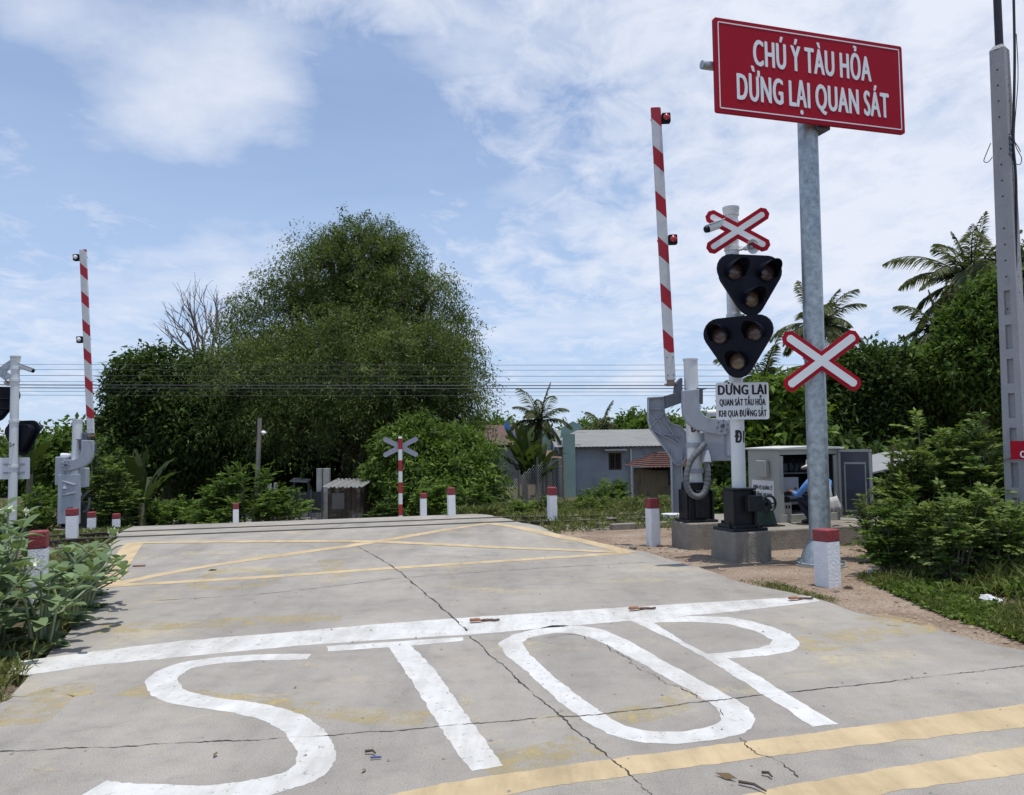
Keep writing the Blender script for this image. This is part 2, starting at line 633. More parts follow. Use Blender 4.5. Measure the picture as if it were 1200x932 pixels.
def build_ground():
    xs = np.concatenate([np.array([-900, -400, -200, -120, -80, -55, -40, -32]), np.arange(-27, -8, 1.0), np.arange(-8, 10, 0.3), np.arange(10, 27, 1.0), np.array([30, 40, 55, 80, 120, 200, 400, 900])])
    ys = np.concatenate([np.array([-300, -100, -40, -20, -10, -5]), np.arange(-3, 22, 0.3), np.arange(22, 60, 1.2), np.array([64, 72, 85, 100, 130, 180, 260, 400, 700, 1200, 1800])])
    vs, soil = [], []
    for y in ys:
        for x in xs:
            z = ground_z(x, y)
            s = along(x, y)
            if -2 < y < 45 and -16 < x < 14:
                if in_road(x, y, 0.02):
                    z = min(z, road_z(x, y) - 0.09)
                elif in_road(x, y, 0.7):
                    z = min(max(z, road_z(x, y) - 0.10), road_z(x, y) - 0.045)
            vs.append((x, y, z))
            n = noise.noise(Vector((x * .7, y * .7, 9))) * .5
            k = sstep(18.0, 19.5, s + n)
            k = max(k, sstep(4.0, 5.0, x + 0.3 * n - 0.25 * (y - 6.4) * (1 if y < 8 else 0.2)) * sstep(11.5, 9.8, y + n))
            k = max(k, sstep(-3.0, -3.8, x + n + 0.22 * (y - 5)) * 0.8)
            soil.append(k)
    nx, ny = len(xs), len(ys)
    fs = [(j * nx + i, j * nx + i + 1, (j + 1) * nx + i + 1, (j + 1) * nx + i) for j in range(ny - 1) for i in range(nx - 1)]
    b = MB().add(vs, fs)
    o = b.build('ground', ground_material(), smooth=True)
    a = o.data.attributes.new('soil', 'FLOAT', 'POINT')
    a.data.foreach_set('value', soil)
    tag(o, 'bare sandy soil verge running from the road to the houses', 'ground', kind='structure')


build_ground()


def road_material():
    m = bpy.data.materials.new('road_concrete')
    m.use_nodes = True
    nt = m.node_tree
    L = nt.links
    b = nt.nodes['Principled BSDF']
    b.inputs['Roughness'].default_value = 0.88
    b.inputs['Specular IOR Level'].default_value = 0.2
    tc = nd(nt, 'ShaderNodeTexCoord')

    def noise_(sc, det=6.0, ro=0.6, stretch=None, rot=0.0, dist=0.0):
        src = tc.outputs['Object']
        if stretch:
            mp = nd(nt, 'ShaderNodeMapping')
            mp.inputs['Scale'].default_value = stretch
            mp.inputs['Rotation'].default_value = (0, 0, rot)
            L.new(src, mp.inputs[0])
            src = mp.outputs[0]
        n = nd(nt, 'ShaderNodeTexNoise', Scale=sc, Detail=det, Roughness=ro, Distortion=dist)
        L.new(src, n.inputs[0])
        return n.outputs[0]

    def ramp(f, stops):
        r = nd(nt, 'ShaderNodeValToRGB')
        e = r.color_ramp.elements
        e[0].position, e[0].color = stops[0][0], stops[0][1] + (1,)
        e[1].position, e[1].color = stops[-1][0], stops[-1][1] + (1,)
        for p, c in stops[1:-1]:
            q = e.new(p)
            q.color = c + (1,)
        L.new(f, r.inputs[0])
        return r.outputs[0]

    def mix(f, a, c, mode='MIX'):
        x = nd(nt, 'ShaderNodeMix')
        x.data_type = 'RGBA'
        x.blend_type = mode
        if isinstance(f, float):
            x.inputs[0].default_value = f
        else:
            L.new(f, x.inputs[0])
        L.new(a, x.inputs[6])
        if isinstance(c, tuple):
            x.inputs[7].default_value = c + (1,)
        else:
            L.new(c, x.inputs[7])
        return x.outputs[2]

    def g(v):
        return (v, v, v)
    base = ramp(noise_(0.55, 8, 0.62, dist=0.4), [(0.32, (0.268, 0.248, 0.220)), (0.5, (0.322, 0.299, 0.266)), (0.68, (0.376, 0.350, 0.310))])
    mott = ramp(noise_(4.5, 9, 0.72), [(0.28, g(0.80)), (0.46, g(0.98)), (0.7, g(1.08))])
    base = mix(1.0, base, mott, 'MULTIPLY')
    # traffic wear drawn out along the road
    wear = ramp(noise_(1.0, 6, 0.6, (1.6, 0.28, 1), R(-19)), [(0.33, g(0.84)), (0.5, g(1.0)), (0.7, g(1.07))])
    base = mix(1.0, base, wear, 'MULTIPLY')
    grit = ramp(noise_(130, 3, 0.75), [(0.28, g(0.34)), (0.44, g(0.93)), (0.58, g(1.05)), (0.72, g(1.42))])
    base = mix(1.0, base, grit, 'MULTIPLY')
    # small dark pits
    vor = nd(nt, 'ShaderNodeTexVoronoi', Scale=17.0)
    L.new(tc.outputs['Object'], vor.inputs[0])
    pit = ramp(vor.outputs['Distance'], [(0.05, g(0.45)), (0.13, g(1.0))])
    pm = ramp(noise_(2.2, 4), [(0.48, g(0.0)), (0.62, g(1.0))])
    pitm = mix(pm, ramp(noise_(1.0), [(0, g(1.0)), (1, g(1.0))]), pit)
    base = mix(1.0, base, pitm, 'MULTIPLY')
    # ghost of older yellow paint, worn nearly away
    ym = ramp(noise_(0.8, 7, 0.66, (1, 1.6, 1), R(12), 0.5), [(0.555, g(0)), (0.66, g(0.55))])
    yk = ramp(noise_(22, 5, 0.7), [(0.42, g(0)), (0.6, g(1))])
    ym2 = mix(1.0, ym, yk, 'MULTIPLY')
    base = mix(ym2, base, (0.56, 0.45, 0.20))
    # dark stains
    st = ramp(noise_(1.3, 8, 0.7, (0.6, 1.5, 1), R(15)), [(0.60, g(0)), (0.74, g(0.32))])
    base = mix(st, base, (0.15, 0.14, 0.13))
    L.new(base, b.inputs['Base Color'])
    h = nd(nt, 'ShaderNodeMath')
    h.operation = 'ADD'
    L.new(noise_(100, 4, 0.7), h.inputs[0])
    L.new(noise_(7, 6, 0.6), h.inputs[1])
    bp = nd(nt, 'ShaderNodeBump', Strength=0.5, Distance=0.012)
    L.new(h.outputs[0], bp.inputs['Height'])
    L.new(bp.outputs[0], b.inputs['Normal'])
    return m


def build_road():
    n = min(len(LD), len(RD))
    ld, rd = LD, RD
    # match rows by distance up the road
    S = np.linspace(-4.5, 36, 170)
    rows = []

    def at(pl, s):
        ss = [along(p.x, p.y) for p in pl]
        for i in range(len(pl) - 1):
            if ss[i] <= s <= ss[i + 1]:
                t = (s - ss[i]) / max(1e-6, ss[i + 1] - ss[i])
                return pl[i].lerp(pl[i + 1], t)
        return pl[0] if s < ss[0] else pl[-1]
    NC = 40
    vs, fs = [], []
    for s in S:
        a, c = at(ld, s).copy(), at(rd, s).copy()
        d = (c - a).normalized()
        a += d * (0.09 * noise.noise(Vector((s * 1.3, 0, 3))) + 0.05 * noise.noise(Vector((s * 5, 0, 5))))
        c += d * (0.12 * noise.noise(Vector((s * 1.1, 7, 3))) + 0.06 * noise.noise(Vector((s * 5, 9, 5))))
        for k in range(NC + 1):
            p = a.lerp(c, k / NC)
            vs.append((p.x, p.y, road_z(p.x, p.y)))
    W = NC + 1
    for j in range(len(S) - 1):
        for k in range(NC):
            fs.append((j * W + k, j * W + k + 1, (j + 1) * W + k + 1, (j + 1) * W + k))
    # slab edges
    off = len(vs)
    for j in range(len(S)):
        for k in (0, NC):
            x, y, z = vs[j * W + k]
            vs.append((x, y, z - 0.2))
    for j in range(len(S) - 1):
        fs.append((j * W, (j + 1) * W, off + 2 * (j + 1), off + 2 * j))
        fs.append((j * W + NC, off + 2 * j + 1, off + 2 * (j + 1) + 1, (j + 1) * W + NC))
    o = MB().add(vs, fs).build('road', road_material())
    tag(o, 'cracked grey concrete road slab leading over the level crossing', 'road', kind='structure')


build_road()


def paint_material(name, c, wear=(0.40, 0.52), wsc=9.0, dirt=0.18, amount=1.0):
    m = bpy.data.materials.new(name)
    m.use_nodes = True
    nt = m.node_tree
    L = nt.links
    b = nt.nodes['Principled BSDF']
    b.inputs['Roughness'].default_value = 0.75
    tc = nd(nt, 'ShaderNodeTexCoord')
    n1 = nd(nt, 'ShaderNodeTexNoise', Scale=3.0, Detail=7.0, Roughness=0.65)
    L.new(tc.outputs['Object'], n1.inputs[0])
    cr = nd(nt, 'ShaderNodeValToRGB')
    e = cr.color_ramp.elements
    e[0].position, e[1].position = 0.3, 0.65
    e[0].color = tuple(x * (1 - dirt) for x in c) + (1,)
    e[1].color = tuple(c) + (1,)
    L.new(n1.outputs[0], cr.inputs[0])
    mp = nd(nt, 'ShaderNodeMapping')
    mp.inputs['Scale'].default_value = (2.2, 0.35, 1)
    mp.inputs['Rotation'].default_value = (0, 0, R(-19))
    L.new(tc.outputs['Object'], mp.inputs[0])
    n4 = nd(nt, 'ShaderNodeTexNoise', Scale=1.3, Detail=8.0, Roughness=0.7)
    L.new(mp.outputs[0], n4.inputs[0])
    gr = nd(nt, 'ShaderNodeValToRGB')
    q = gr.color_ramp.elements
    q[0].position, q[1].position = 0.34, 0.56
    q[0].color, q[1].color = (0.74, 0.72, 0.69, 1), (1, 1, 1, 1)
    L.new(n4.outputs[0], gr.inputs[0])
    mu = nd(nt, 'ShaderNodeMix')
    mu.data_type = 'RGBA'
    mu.blend_type = 'MULTIPLY'
    mu.inputs[0].default_value = 1.0
    L.new(cr.outputs[0], mu.inputs[6])
    L.new(gr.outputs[0], mu.inputs[7])
    L.new(mu.outputs[2], b.inputs['Base Color'])
    n2 = nd(nt, 'ShaderNodeTexNoise', Scale=wsc, Detail=9.0, Roughness=0.75)
    L.new(tc.outputs['Object'], n2.inputs[0])
    n3 = nd(nt, 'ShaderNodeTexNoise', Scale=90.0, Detail=3.0, Roughness=0.7)
    L.new(tc.outputs['Object'], n3.inputs[0])
    add = nd(nt, 'ShaderNodeMath')
    add.operation = 'MULTIPLY_ADD'
    L.new(n3.outputs[0], add.inputs[0])
    add.inputs[1].default_value = 0.35
    L.new(n2.outputs[0], add.inputs[2])
    mr = nd(nt, 'ShaderNodeMapRange')
    mr.inputs[1].default_value, mr.inputs[2].default_value = wear[0] + 0.175, wear[1] + 0.175
    mr.inputs[3].default_value, mr.inputs[4].default_value = 0.0, amount
    L.new(add.outputs[0], mr.inputs[0])
    L.new(mr.outputs[0], b.inputs['Alpha'])
    bp = nd(nt, 'ShaderNodeBump', Strength=0.3, Distance=0.006)
    L.new(n3.outputs[0], bp.inputs['Height'])
    L.new(bp.outputs[0], b.inputs['Normal'])
    return m


white_road = paint_material('white_road_paint', (0.66, 0.655, 0.63), (0.305, 0.41), 16, 0.24, 0.97)
yellow_road = paint_material('yellow_road_paint', (0.58, 0.45, 0.265), (0.24, 0.38), 18, 0.22, 0.95)
old_yellow = paint_material('worn_yellow_paint', (0.58, 0.46, 0.19), (0.44, 0.64), 5.0, 0.15, 0.62)


def jag(pts, step=0.035, amp=0.010):
    out = []
    n = len(pts)
    for i in range(n):
        a, c = pts[i], pts[(i + 1) % n]
        d = c - a
        k = max(1, int(d.length / step))
        nm = Vector((-d.y, d.x)).normalized() if d.length > 0 else Vector((0, 0))
        for j in range(k):
            p = a + d * (j / k)
            w = amp * (noise.noise(Vector((p.x * 9, p.y * 9, 2.0))) * 1.3 + noise.noise(Vector((p.x * 31, p.y * 31, 5.0))) * .9)
            out.append(p + nm * w)
    return out


def paint_poly(name, label, pix, m, lift=0.0012, holes=()):
    """a painted patch whose border is given where it lies on the road"""
    loops = []
    for lp in (pix, *holes):
        loops.append(jag([G(u, v).xy for u, v in lp]))
    flat = [p for lp in loops for p in lp]
    tri = tessellate_polygon([[Vector((p.x, p.y, 0)) for p in lp] for lp in loops])
    vs = [(p.x, p.y, road_z(p.x, p.y) + lift) for p in flat]
    fs = []
    for t in tri:
        a, b_, c = (flat[i] for i in t)
        ar = (b_.x - a.x) * (c.y - a.y) - (c.x - a.x) * (b_.y - a.y)
        fs.append(tuple(t) if ar > 0 else tuple(t[::-1]))
    o = MB().add(vs, fs).build(name, m)
    return tag(o, label, 'road marking', kind='structure')


def spline(pts, n):
    pts = [Vector(p) for p in pts]
    k = len(pts)
    out = []
    for i in range(k - 1):
        p0, p1, p2, p3 = pts[max(i - 1, 0)], pts[i], pts[i + 1], pts[min(i + 2, k - 1)]
        for j in range(n):
            t = j / n
            out.append(0.5 * ((2 * p1) + (p2 - p0) * t + (2 * p0 - 5 * p1 + 4 * p2 - p3) * t * t + (3 * p1 - p0 - 3 * p2 + p3) * t ** 3))
    out.append(pts[-1])
    return out


def paint_strip(name, label, pix, width, m, lift=0.0025, n=30, amp=0.016, cat='road marking'):
    ctr = spline([G(u, v).xy for u, v in pix], n)
    vs, fs = [], []
    k = len(ctr)
    for i, p in enumerate(ctr):
        d = (ctr[min(i + 1, k - 1)] - ctr[max(i - 1, 0)])
        nm = Vector((-d.y, d.x)).normalized()
        w = width(i / (k - 1)) if callable(width) else width
        for sd in (-1, 0, 1):
            q = p + nm * (sd * (w / 2 + amp * (noise.noise(Vector((p.x * 7, p.y * 7, 3 + sd))) + .7 * noise.noise(Vector((p.x * 29, p.y * 29, 3 + sd))))))
            vs.append((q.x, q.y, road_z(q.x, q.y) + lift))
        if i:
            a = (i - 1) * 3
            fs += [(a + 1, a, a + 3, a + 4), (a + 2, a + 1, a + 4, a + 5)]
    o = MB().add(vs, fs).build(name, m)
    return tag(o, label, cat, kind='structure')


# stop line and lettering
paint_poly('stop_line', 'broad white stop line painted right across the road', [(8, 789), (24, 775), (100, 765), (215, 751), (350, 740), (450, 731), (530, 725), (700, 714), (830, 706), (950, 699), (962, 705), (860, 717), (700, 731), (552, 744), (450, 750), (350, 757), (215, 770), (110, 780), (28, 792)], white_road)
S_in = [(362, 770), (300, 771), (250, 775), (212, 782), (190, 797), (200, 813), (232, 822), (290, 830), (335, 843), (360, 862), (371, 885), (360, 905), (330, 917), (290, 926), (230, 932), (170, 930), (108, 925)]
paint_strip('letter_s', 'white painted letter S on the road', S_in, lambda t: 0.205 - 0.04 * max(0, 1 - t * 8), white_road, 0.0012, n=12)
paint_poly('letter_t', 'white painted letter T on the road', [(382, 757.5), (450, 753), (542, 747), (543, 751), (482, 757), (508, 783), (548, 840), (590, 898), (553, 904), (524, 866), (482, 798), (456, 759), (385, 763.5)], white_road, 0.0012)
O_out = [(584, 754), (600, 744), (647, 733), (680, 733.5), (707, 738), (740, 753), (780, 776), (821, 798), (855, 816), (876, 829), (885, 843), (880, 854), (868, 861), (840, 867), (810, 871), (780, 872), (756, 871), (735, 867), (712, 860), (685, 845), (658, 825), (635, 804), (613, 784), (592, 768)]
O_in = [(612, 754), (619, 748), (631, 745), (650, 742), (669, 742), (690, 747), (707, 754), (738, 770), (767, 787), (795, 802), (821, 817), (836, 828), (845, 837), (845, 844), (838, 850), (821, 854), (800, 857), (777, 858), (755, 856), (734, 851), (716, 843), (702, 833), (680, 817), (658, 800), (638, 783), (620, 766)]
paint_poly('letter_o', 'white painted letter O on the road', O_out, white_road, 0.0012, [O_in[::-1]])
paint_poly('letter_p', 'white painted letter P on the road', [(737, 727), (775, 724), (810, 722), (853, 723.5), (880, 728), (905, 735), (925, 743), (936, 752), (937, 758), (927, 764), (897, 769), (853, 772), (885, 790), (918, 811), (950, 830), (983, 849), (953, 852), (920, 831), (880, 805), (829, 773), (785, 749), (758, 736)], white_road, 0.0016,
           [[(767, 730), (805, 755), (829, 767), (859, 764), (888, 760), (903, 756), (905, 750), (886, 740), (853, 731.6), (810, 729)]])
# yellow lines
paint_poly('yellow_band', 'upper of two yellow bands crossing the road below the word STOP', [(400, 945), (520, 918), (640, 900), (760, 884), (900, 866), (1050, 846), (1215, 823), (1215, 851), (1050, 869), (900, 887), (760, 906), (640, 923), (480, 955)], yellow_road)
paint_poly('yellow_band', 'lower of two yellow bands, cut by the bottom of the photo', [(800, 948), (920, 921), (1050, 899), (1215, 873), (1215, 905), (1050, 927), (960, 950)], yellow_road)
BW = 0.20
LN, RN, RF, LF = (124, 687), (738, 648), (574, 613.2), (158, 636.5)
mid_ = (447, 635.2)
paint_strip('box_junction_line', 'near yellow edge line of the crossing box', [LN, (300, 677), (460, 666), (600, 657), RN], BW, yellow_road)
paint_strip('box_junction_line', 'right yellow edge line of the crossing box', [RN, (690, 636), (640, 625.5), RF], BW + .05, yellow_road, 0.0038)
paint_strip('box_junction_line', 'left yellow edge line of the crossing box', [LN, (138, 665), (149, 648), LF], 0.28, yellow_road, 0.0044)
paint_strip('box_junction_line', 'yellow diagonal of the crossing box rising to the right', [LN, (230, 666), (330, 651), (435, 636), (505, 624), RF], BW, yellow_road, 0.0032)
paint_strip('box_junction_line', 'yellow diagonal of the crossing box falling to the right', [LF, (300, 635), (450, 635.5), (600, 642.5), RN], BW, yellow_road, 0.005)
# remains of older lettering
paint_strip('worn_marking', 'worn yellow letter S of an older marking inside the box', [(325, 672), (270, 667), (230, 684), (262, 690), (312, 683), (318, 676)], 0.2, old_yellow, 0.0007, 10)
paint_strip('worn_marking', 'worn yellow stroke of an older marking inside the box', [(384, 656), (400, 676)], 0.3, old_yellow, 0.0007, 10)
paint_strip('worn_marking', 'faint yellow band curving under the white S', [(150, 808), (245, 818), (330, 828), (420, 838), (500, 842)], 0.26, old_yellow, 0.0007, 10)
paint_strip('worn_marking', 'faint yellow patch between the T and the O', [(572, 905), (620, 890), (690, 872)], 0.30, old_yellow, 0.0007, 10)
paint_strip('worn_marking', 'faint yellow patch inside the white O', [(690, 846), (745, 838), (800, 822)], 0.26, old_yellow, 0.0007, 10)
paint_strip('worn_marking', 'faint yellow patch right of the white P', [(930, 760), (1000, 745), (1070, 735), (1015, 722)], 0.4, old_yellow, 0.0007, 10)
paint_strip('worn_marking', 'faint yellow patch by the left edge of the road', [(20, 850), (60, 815), (110, 806)], 0.35, old_yellow, 0.0007, 10)
paint_strip('worn_marking', 'faint yellow streak just above the stop line', [(110, 738), (220, 732), (400, 722)], 0.4, old_yellow, 0.0007, 10)

crackm = mat('joint_dirt', (0.045, 0.038, 0.03), 0.95, 0, 0.4, 30)


def crack(pix, w, label, lift=0.0028, wob=0.02, seed=0):
    ctr = spline([G(u, v).xy for u, v in pix], 40)
    vs, fs = [], []
    k = len(ctr)
    for i, p in enumerate(ctr):
        d = (ctr[min(i + 1, k - 1)] - ctr[max(i - 1, 0)])
        nm = Vector((-d.y, d.x)).normalized()
        o_ = wob * noise.noise(Vector((p.x * 4, p.y * 4, seed))) + wob * .5 * noise.noise(Vector((p.x * 15, p.y * 15, seed))) + .010 * noise.noise(Vector((p.x * 45, p.y * 45, seed)))
        ww = w * .72 * max(0.16, 0.75 + 1.2 * noise.noise(Vector((p.x * 4, p.y * 4, 8 + seed))) + 0.9 * noise.noise(Vector((p.x * 23, p.y * 23, 8 + seed)))) * min(1, i / 4 + .1, (k - 1 - i) / 4 + .1)
        for sd in (-1, 1):
            q = p + nm * (o_ + sd * ww / 2)
            vs.append((q.x, q.y, road_z(q.x, q.y) + lift))
        if i:
            a = (i - 1) * 2
            fs.append((a + 1, a, a + 2, a + 3))
    tag(MB().add(vs, fs).build('slab_joint', crackm), label, 'road joint', kind='structure')


crack([(418, 640), (440, 652), (465, 668), (500, 697), (527, 720), (548, 740)], 0.024, 'open joint running up the middle of the road above the stop line')
crack([(548, 746), (562, 756), (600, 790), (650, 834), (700, 878), (742, 912), (775, 940)], 0.015, 'open joint running between the T and the O', 0.0028, 0.025, 3)
crack([(105, 710), (200, 703), (300, 697), (400, 686), (465, 678), (560, 671), (670, 664), (783, 658)], 0.014, 'cross joint between the yellow box and the stop line', 0.0028, 0.015, 5)
crack([(-10, 881), (120, 876), (240, 870), (300, 868), (340, 865), (450, 857), (550, 849), (650, 841), (712, 837), (790, 827), (864, 818), (1000, 804), (1120, 790), (1210, 780)], 0.011, 'cross joint running through the lettering', 0.0032, 0.02, 7)
crack([(640, 748), (676, 745), (705, 756), (740, 775), (770, 795), (810, 815), (845, 840)], 0.008, 'thin crack wandering inside the letter O', 0.0032, 0.06, 9)
crack([(868, 864), (885, 880), (903, 890), (935, 912)], 0.010, 'thin crack leaving the foot of the letter O', 0.0032, 0.05, 11)
crack([(430, 655), (620, 650), (760, 645)], 0.006, 'hairline crack in the near half of the box', 0.0028, 0.06, 13)
crack([(560, 628), (640, 634), (700, 640)], 0.008, 'hairline crack by the right corner of the box', 0.0028, 0.05, 15)


# railway
def build_track():
    tr = thing('railway_track', 'single railway track crossing the road on concrete sleepers', 'railway track', (0, 0, 0), kind='structure')
    tv = Vector((1, SL, 0)).normalized()
    nv = Vector((-tv.y, tv.x, 0))

    def rz_(x, y):
        return max(road_z(x, y), ground_z(x, y)) if in_road(x, y, .3) else ground_z(x, y) + 0.10
    for s0 in (15.95, 16.95):
        b = MB()
        for half in (-1, 1):
            pass
        pts = [Vector((x, s0 + SL * x, 0)) for x in np.arange(-60, 62, 1.0)]
        vs, fs = [], []
        prof = [(-.065, -.10), (-.065, -.085), (-.012, -.07), (-.012, -.02), (-.034, -.015), (-.034, 0.012), (.034, .012), (.034, -.015), (.012, -.02), (.012, -.07), (.065, -.085), (.065, -.10)]
        for p in pts:
            zt = 0.095 if -30 < p.x < 30 else 0.095
            zt = (0.082 if p.x < 0.6 else 0.055) + (-0.05 * sstep(-6, -12, p.x))
            for a, h in prof:
                vs.append(p + nv * a + Vector((0, 0, zt + h)))
        n = len(prof)
        for i in range(len(pts) - 1):
            for j in range(n):
                fs.append((i * n + j, i * n + (j + 1) % n, (i + 1) * n + (j + 1) % n, (i + 1) * n + j))
        MB().add(vs, fs).build('rail', steel_rail, tr)
        # flangeway filled with dirt where the road crosses
        vs, fs = [], []
        xs = np.arange(-7.6, 0.4, 0.2)
        for i, x in enumerate(xs):
            for a in (-.075, .075):
                q = Vector((x, s0 + SL * x, 0)) + nv * a
                vs.append((q.x, q.y, road_z(q.x, q.y) + 0.008))
            if i:
                k = (i - 1) * 2
                fs.append((k, k + 2, k + 3, k + 1))
        MB().add(vs, fs).build('flangeway', crackm, tr)
    proto = None
    for x in np.arange(-24, 26, 0.62):
        if -7.9 < x < 0.5:
            continue
        y = 16.45 + SL * x
        zt = -0.065 + (0.02 if x > 1 else 0.0) + (-0.05 * sstep(-6, -12, x))
        if proto is None:
            proto = MB().box((0, 0, 0), (0.22, 1.9, 0.16)).build('sleeper', sleeper_m, tr, bevel=0.01)
            o = proto
        else:
            o = proto.copy()
            col.objects.link(o)
            o.parent = tr
        o.location = (x, y, zt)
        o.rotation_euler = (0, 0, math.atan(SL))


build_track()


def pebbles(name, label, cat, n, region, size, m, seed):
    r = np.random.default_rng(seed)
    vs, fs = [], []
    base = [(1, 0, 0), (-1, 0, 0), (0, 1, 0), (0, -1, 0), (0, 0, 1), (0, 0, -.6)]
    ff = [(0, 2, 4), (2, 1, 4), (1, 3, 4), (3, 0, 4), (2, 0, 5), (1, 2, 5), (3, 1, 5), (0, 3, 5)]
    c = 0
    while c < n:
        x, y = region(r)
        if in_road(x, y, 0.05) and name != 'road_grit':
            c += 0.2
            continue
        z = road_z(x, y) if name == 'road_grit' else ground_z(x, y)
        s = size * (0.4 + r.random() ** 3 * 2)
        rot = Matrix.Rotation(r.random() * 6.28, 3, 'Z')
        sc = s * (0.7 + 0.6 * r.random(3))
        k = len(vs)
        for v in base:
            p = rot @ Vector((v[0] * sc[0], v[1] * sc[1], v[2] * sc[2] * .7))
            vs.append((p.x + x, p.y + y, p.z + z + s * .15))
        fs += [tuple(i + k for i in f) for f in ff]
        c += 1
    tag(MB().add(vs, fs).build(name, m), label, cat, kind='stuff')


stone_m = mat('ballast_stone', (0.27, 0.25, 0.235), 0.9, 0, 0.35, 3)
clod_m = mat('sand_clod', (0.33, 0.25, 0.185), 0.95, 0, 0.3, 3)
pebbles('ballast', 'grey stone ballast around the railway sleepers', 'ballast', 4500, lambda r: (lambda x: (x, SL * x + 15.0 + 2.9 * r.random()))(r.uniform(0.3, 12)), 0.03, stone_m, 1)
pebbles('ballast', 'grey stone ballast beside the track left of the road', 'ballast', 2200, lambda r: (lambda x: (x, SL * x + 15.0 + 2.9 * r.random()))(r.uniform(-16, -7)), 0.03, stone_m, 2)
pebbles('sand_clods', 'small clods and pebbles on the sandy verge', 'pebbles', 2600, lambda r: (r.uniform(1.4, 6.2), r.uniform(5.2, 14.6)), 0.013, clod_m, 3)
pebbles('road_grit', 'loose grit scattered along the road', 'grit', 700, lambda r: (lambda y: (r.uniform(-3.2 - .2 * (y - 5), 3.2 - .2 * (y - 5)), y))(r.uniform(3.6, 12)), 0.006, stone_m, 4)
# ------------------------------------------------------------------ bollards
def make_bollard(name, label, p, h, w, rz, tilt=0.0, chip=0):
    t = thing(name, label, 'bollard', p, rz, 'white and red bollards along the road')
    t.rotation_euler = (tilt, tilt * .5, rz)
    MB().box((0, 0, h * .79 / 2 - 0.15), (w, w, h * .79 + 0.3)).build('post', lime, t, bevel=0.012)
    MB().box((0, 0, h * .895), (w + .004, w + .004, h * .21)).build('cap', redcap, t, bevel=0.014)
    return t


BOLL = [  # top centre u, v, base v, distance, label
    (968, 620, 687, None, 'whitewashed bollard with a dark red top right in front of the big grey sign pole', 0.5),
    (764.5, 584, 640, None, 'whitewashed bollard with a dark red top just left of the barrier machine foundation', 0.25),
    (646.5, 571, 616, None, 'bollard at the right corner of the yellow box in front of the grey house', 0.3),
    (529, 571.5, 605, 17.6, 'small bollard at the road end with bushy weeds around its foot', 0.3),
    (496, 578, 606, 19.3, 'small bollard nearest to the striped crossbuck post', 0.3),
    (276.5, 590, 613, 21.0, 'small bollard alone in front of the leafy bushes on the far left kerb', 0.3),
    (136.5, 602, 629, 19.0, 'thin bollard on a small footing just left of the far corner of the yellow box', 0.3),
    (107.5, 600, 634, 17.0, 'bollard standing in the weeds just right of the far barrier machine', 0.3),
    (85, 596, 640, 14.6, 'bollard half behind the leaves in front of the far barrier machine', 0.3),
    (45.5, 622, 690, 8.4, 'stout bollard half buried in the big leaved plants at the left', 0.35),
]
for u, v0, v1, D, lab, rz in BOLL:
    if D is None:
        g = G(u, v1, lambda x, y: ground_z(x, y))
        D = g.y
    top = P(u, v0, D)
    gz = ground_z(top.x, top.y)
    h = max(0.55, top.z - gz)
    make_bollard('bollard', lab, (top.x, top.y, top.z - h), h, {968: .205, 764.5: .175, 646.5: .165, 529: .15, 496: .14, 276.5: .14, 136.5: .155, 107.5: .15, 85: .18, 45.5: .165}[u], rz, random.uniform(-.02, .02))


# ------------------------------------------------------------------ shapes for crossbucks
def bar_outline(L_, w, ang, cut=0.5):
    """a bar with pointed ends lying at an angle in the x/z plane"""
    c = w * cut
    o = [(-L_ / 2, -w / 2 + c * .55), (-L_ / 2, w / 2 - c * .55), (-L_ / 2 + c * .6, w / 2), (L_ / 2 - c * .6, w / 2), (L_ / 2, w / 2 - c * .55), (L_ / 2, -w / 2 + c * .55), (L_ / 2 - c * .6, -w / 2), (-L_ / 2 + c * .6, -w / 2)]
    ca, sa = math.cos(ang), math.sin(ang)
    return [(x * ca - z * sa, x * sa + z * ca) for x, z in o]


def x_outline(L_, w, ang):
    """one closed outline of two crossed bars with clipped corners"""
    def pt(a, x, z):
        return Vector((x * math.cos(a) - z * math.sin(a), x * math.sin(a) + z * math.cos(a)))
    dirs = [ang, PI - ang, PI + ang, -ang]
    out = []
    for i in range(4):
        a, b_ = dirs[i], dirs[(i + 1) % 4]
        out += [pt(a, L_ / 2 - w * .28, -w / 2), pt(a, L_ / 2, -w * .22), pt(a, L_ / 2, w * .22), pt(a, L_ / 2 - w * .28, w / 2)]
        half = ((b_ - a) % (2 * PI)) / 2
        m = (a + half)
        r = (w / 2) / math.sin(half)
        out.append(Vector((math.cos(m) * r, math.sin(m) * r)))
    return [(p.x, p.y) for p in out]


def crossbuck(parent, c, yaw, L_, w, ang, rim=0.03, back=None):
    m = Matrix.Translation(c) @ Matrix.Rotation(yaw, 4, 'Z')
    x = MB().prism(x_outline(L_, w, ang), 0, 0.012, m).build('crossbuck', crossred if back is None else back, parent)
    MB().prism(x_outline(L_ - rim * 2.2, w - rim * 2, ang), -0.004, -0.0005, m).build('white_face', signwhite, x)
    MB().prism(x_outline(L_ - .01, w - .01, ang), 0.0125, 0.016, m).build('bare_back', galv, x)
    return x


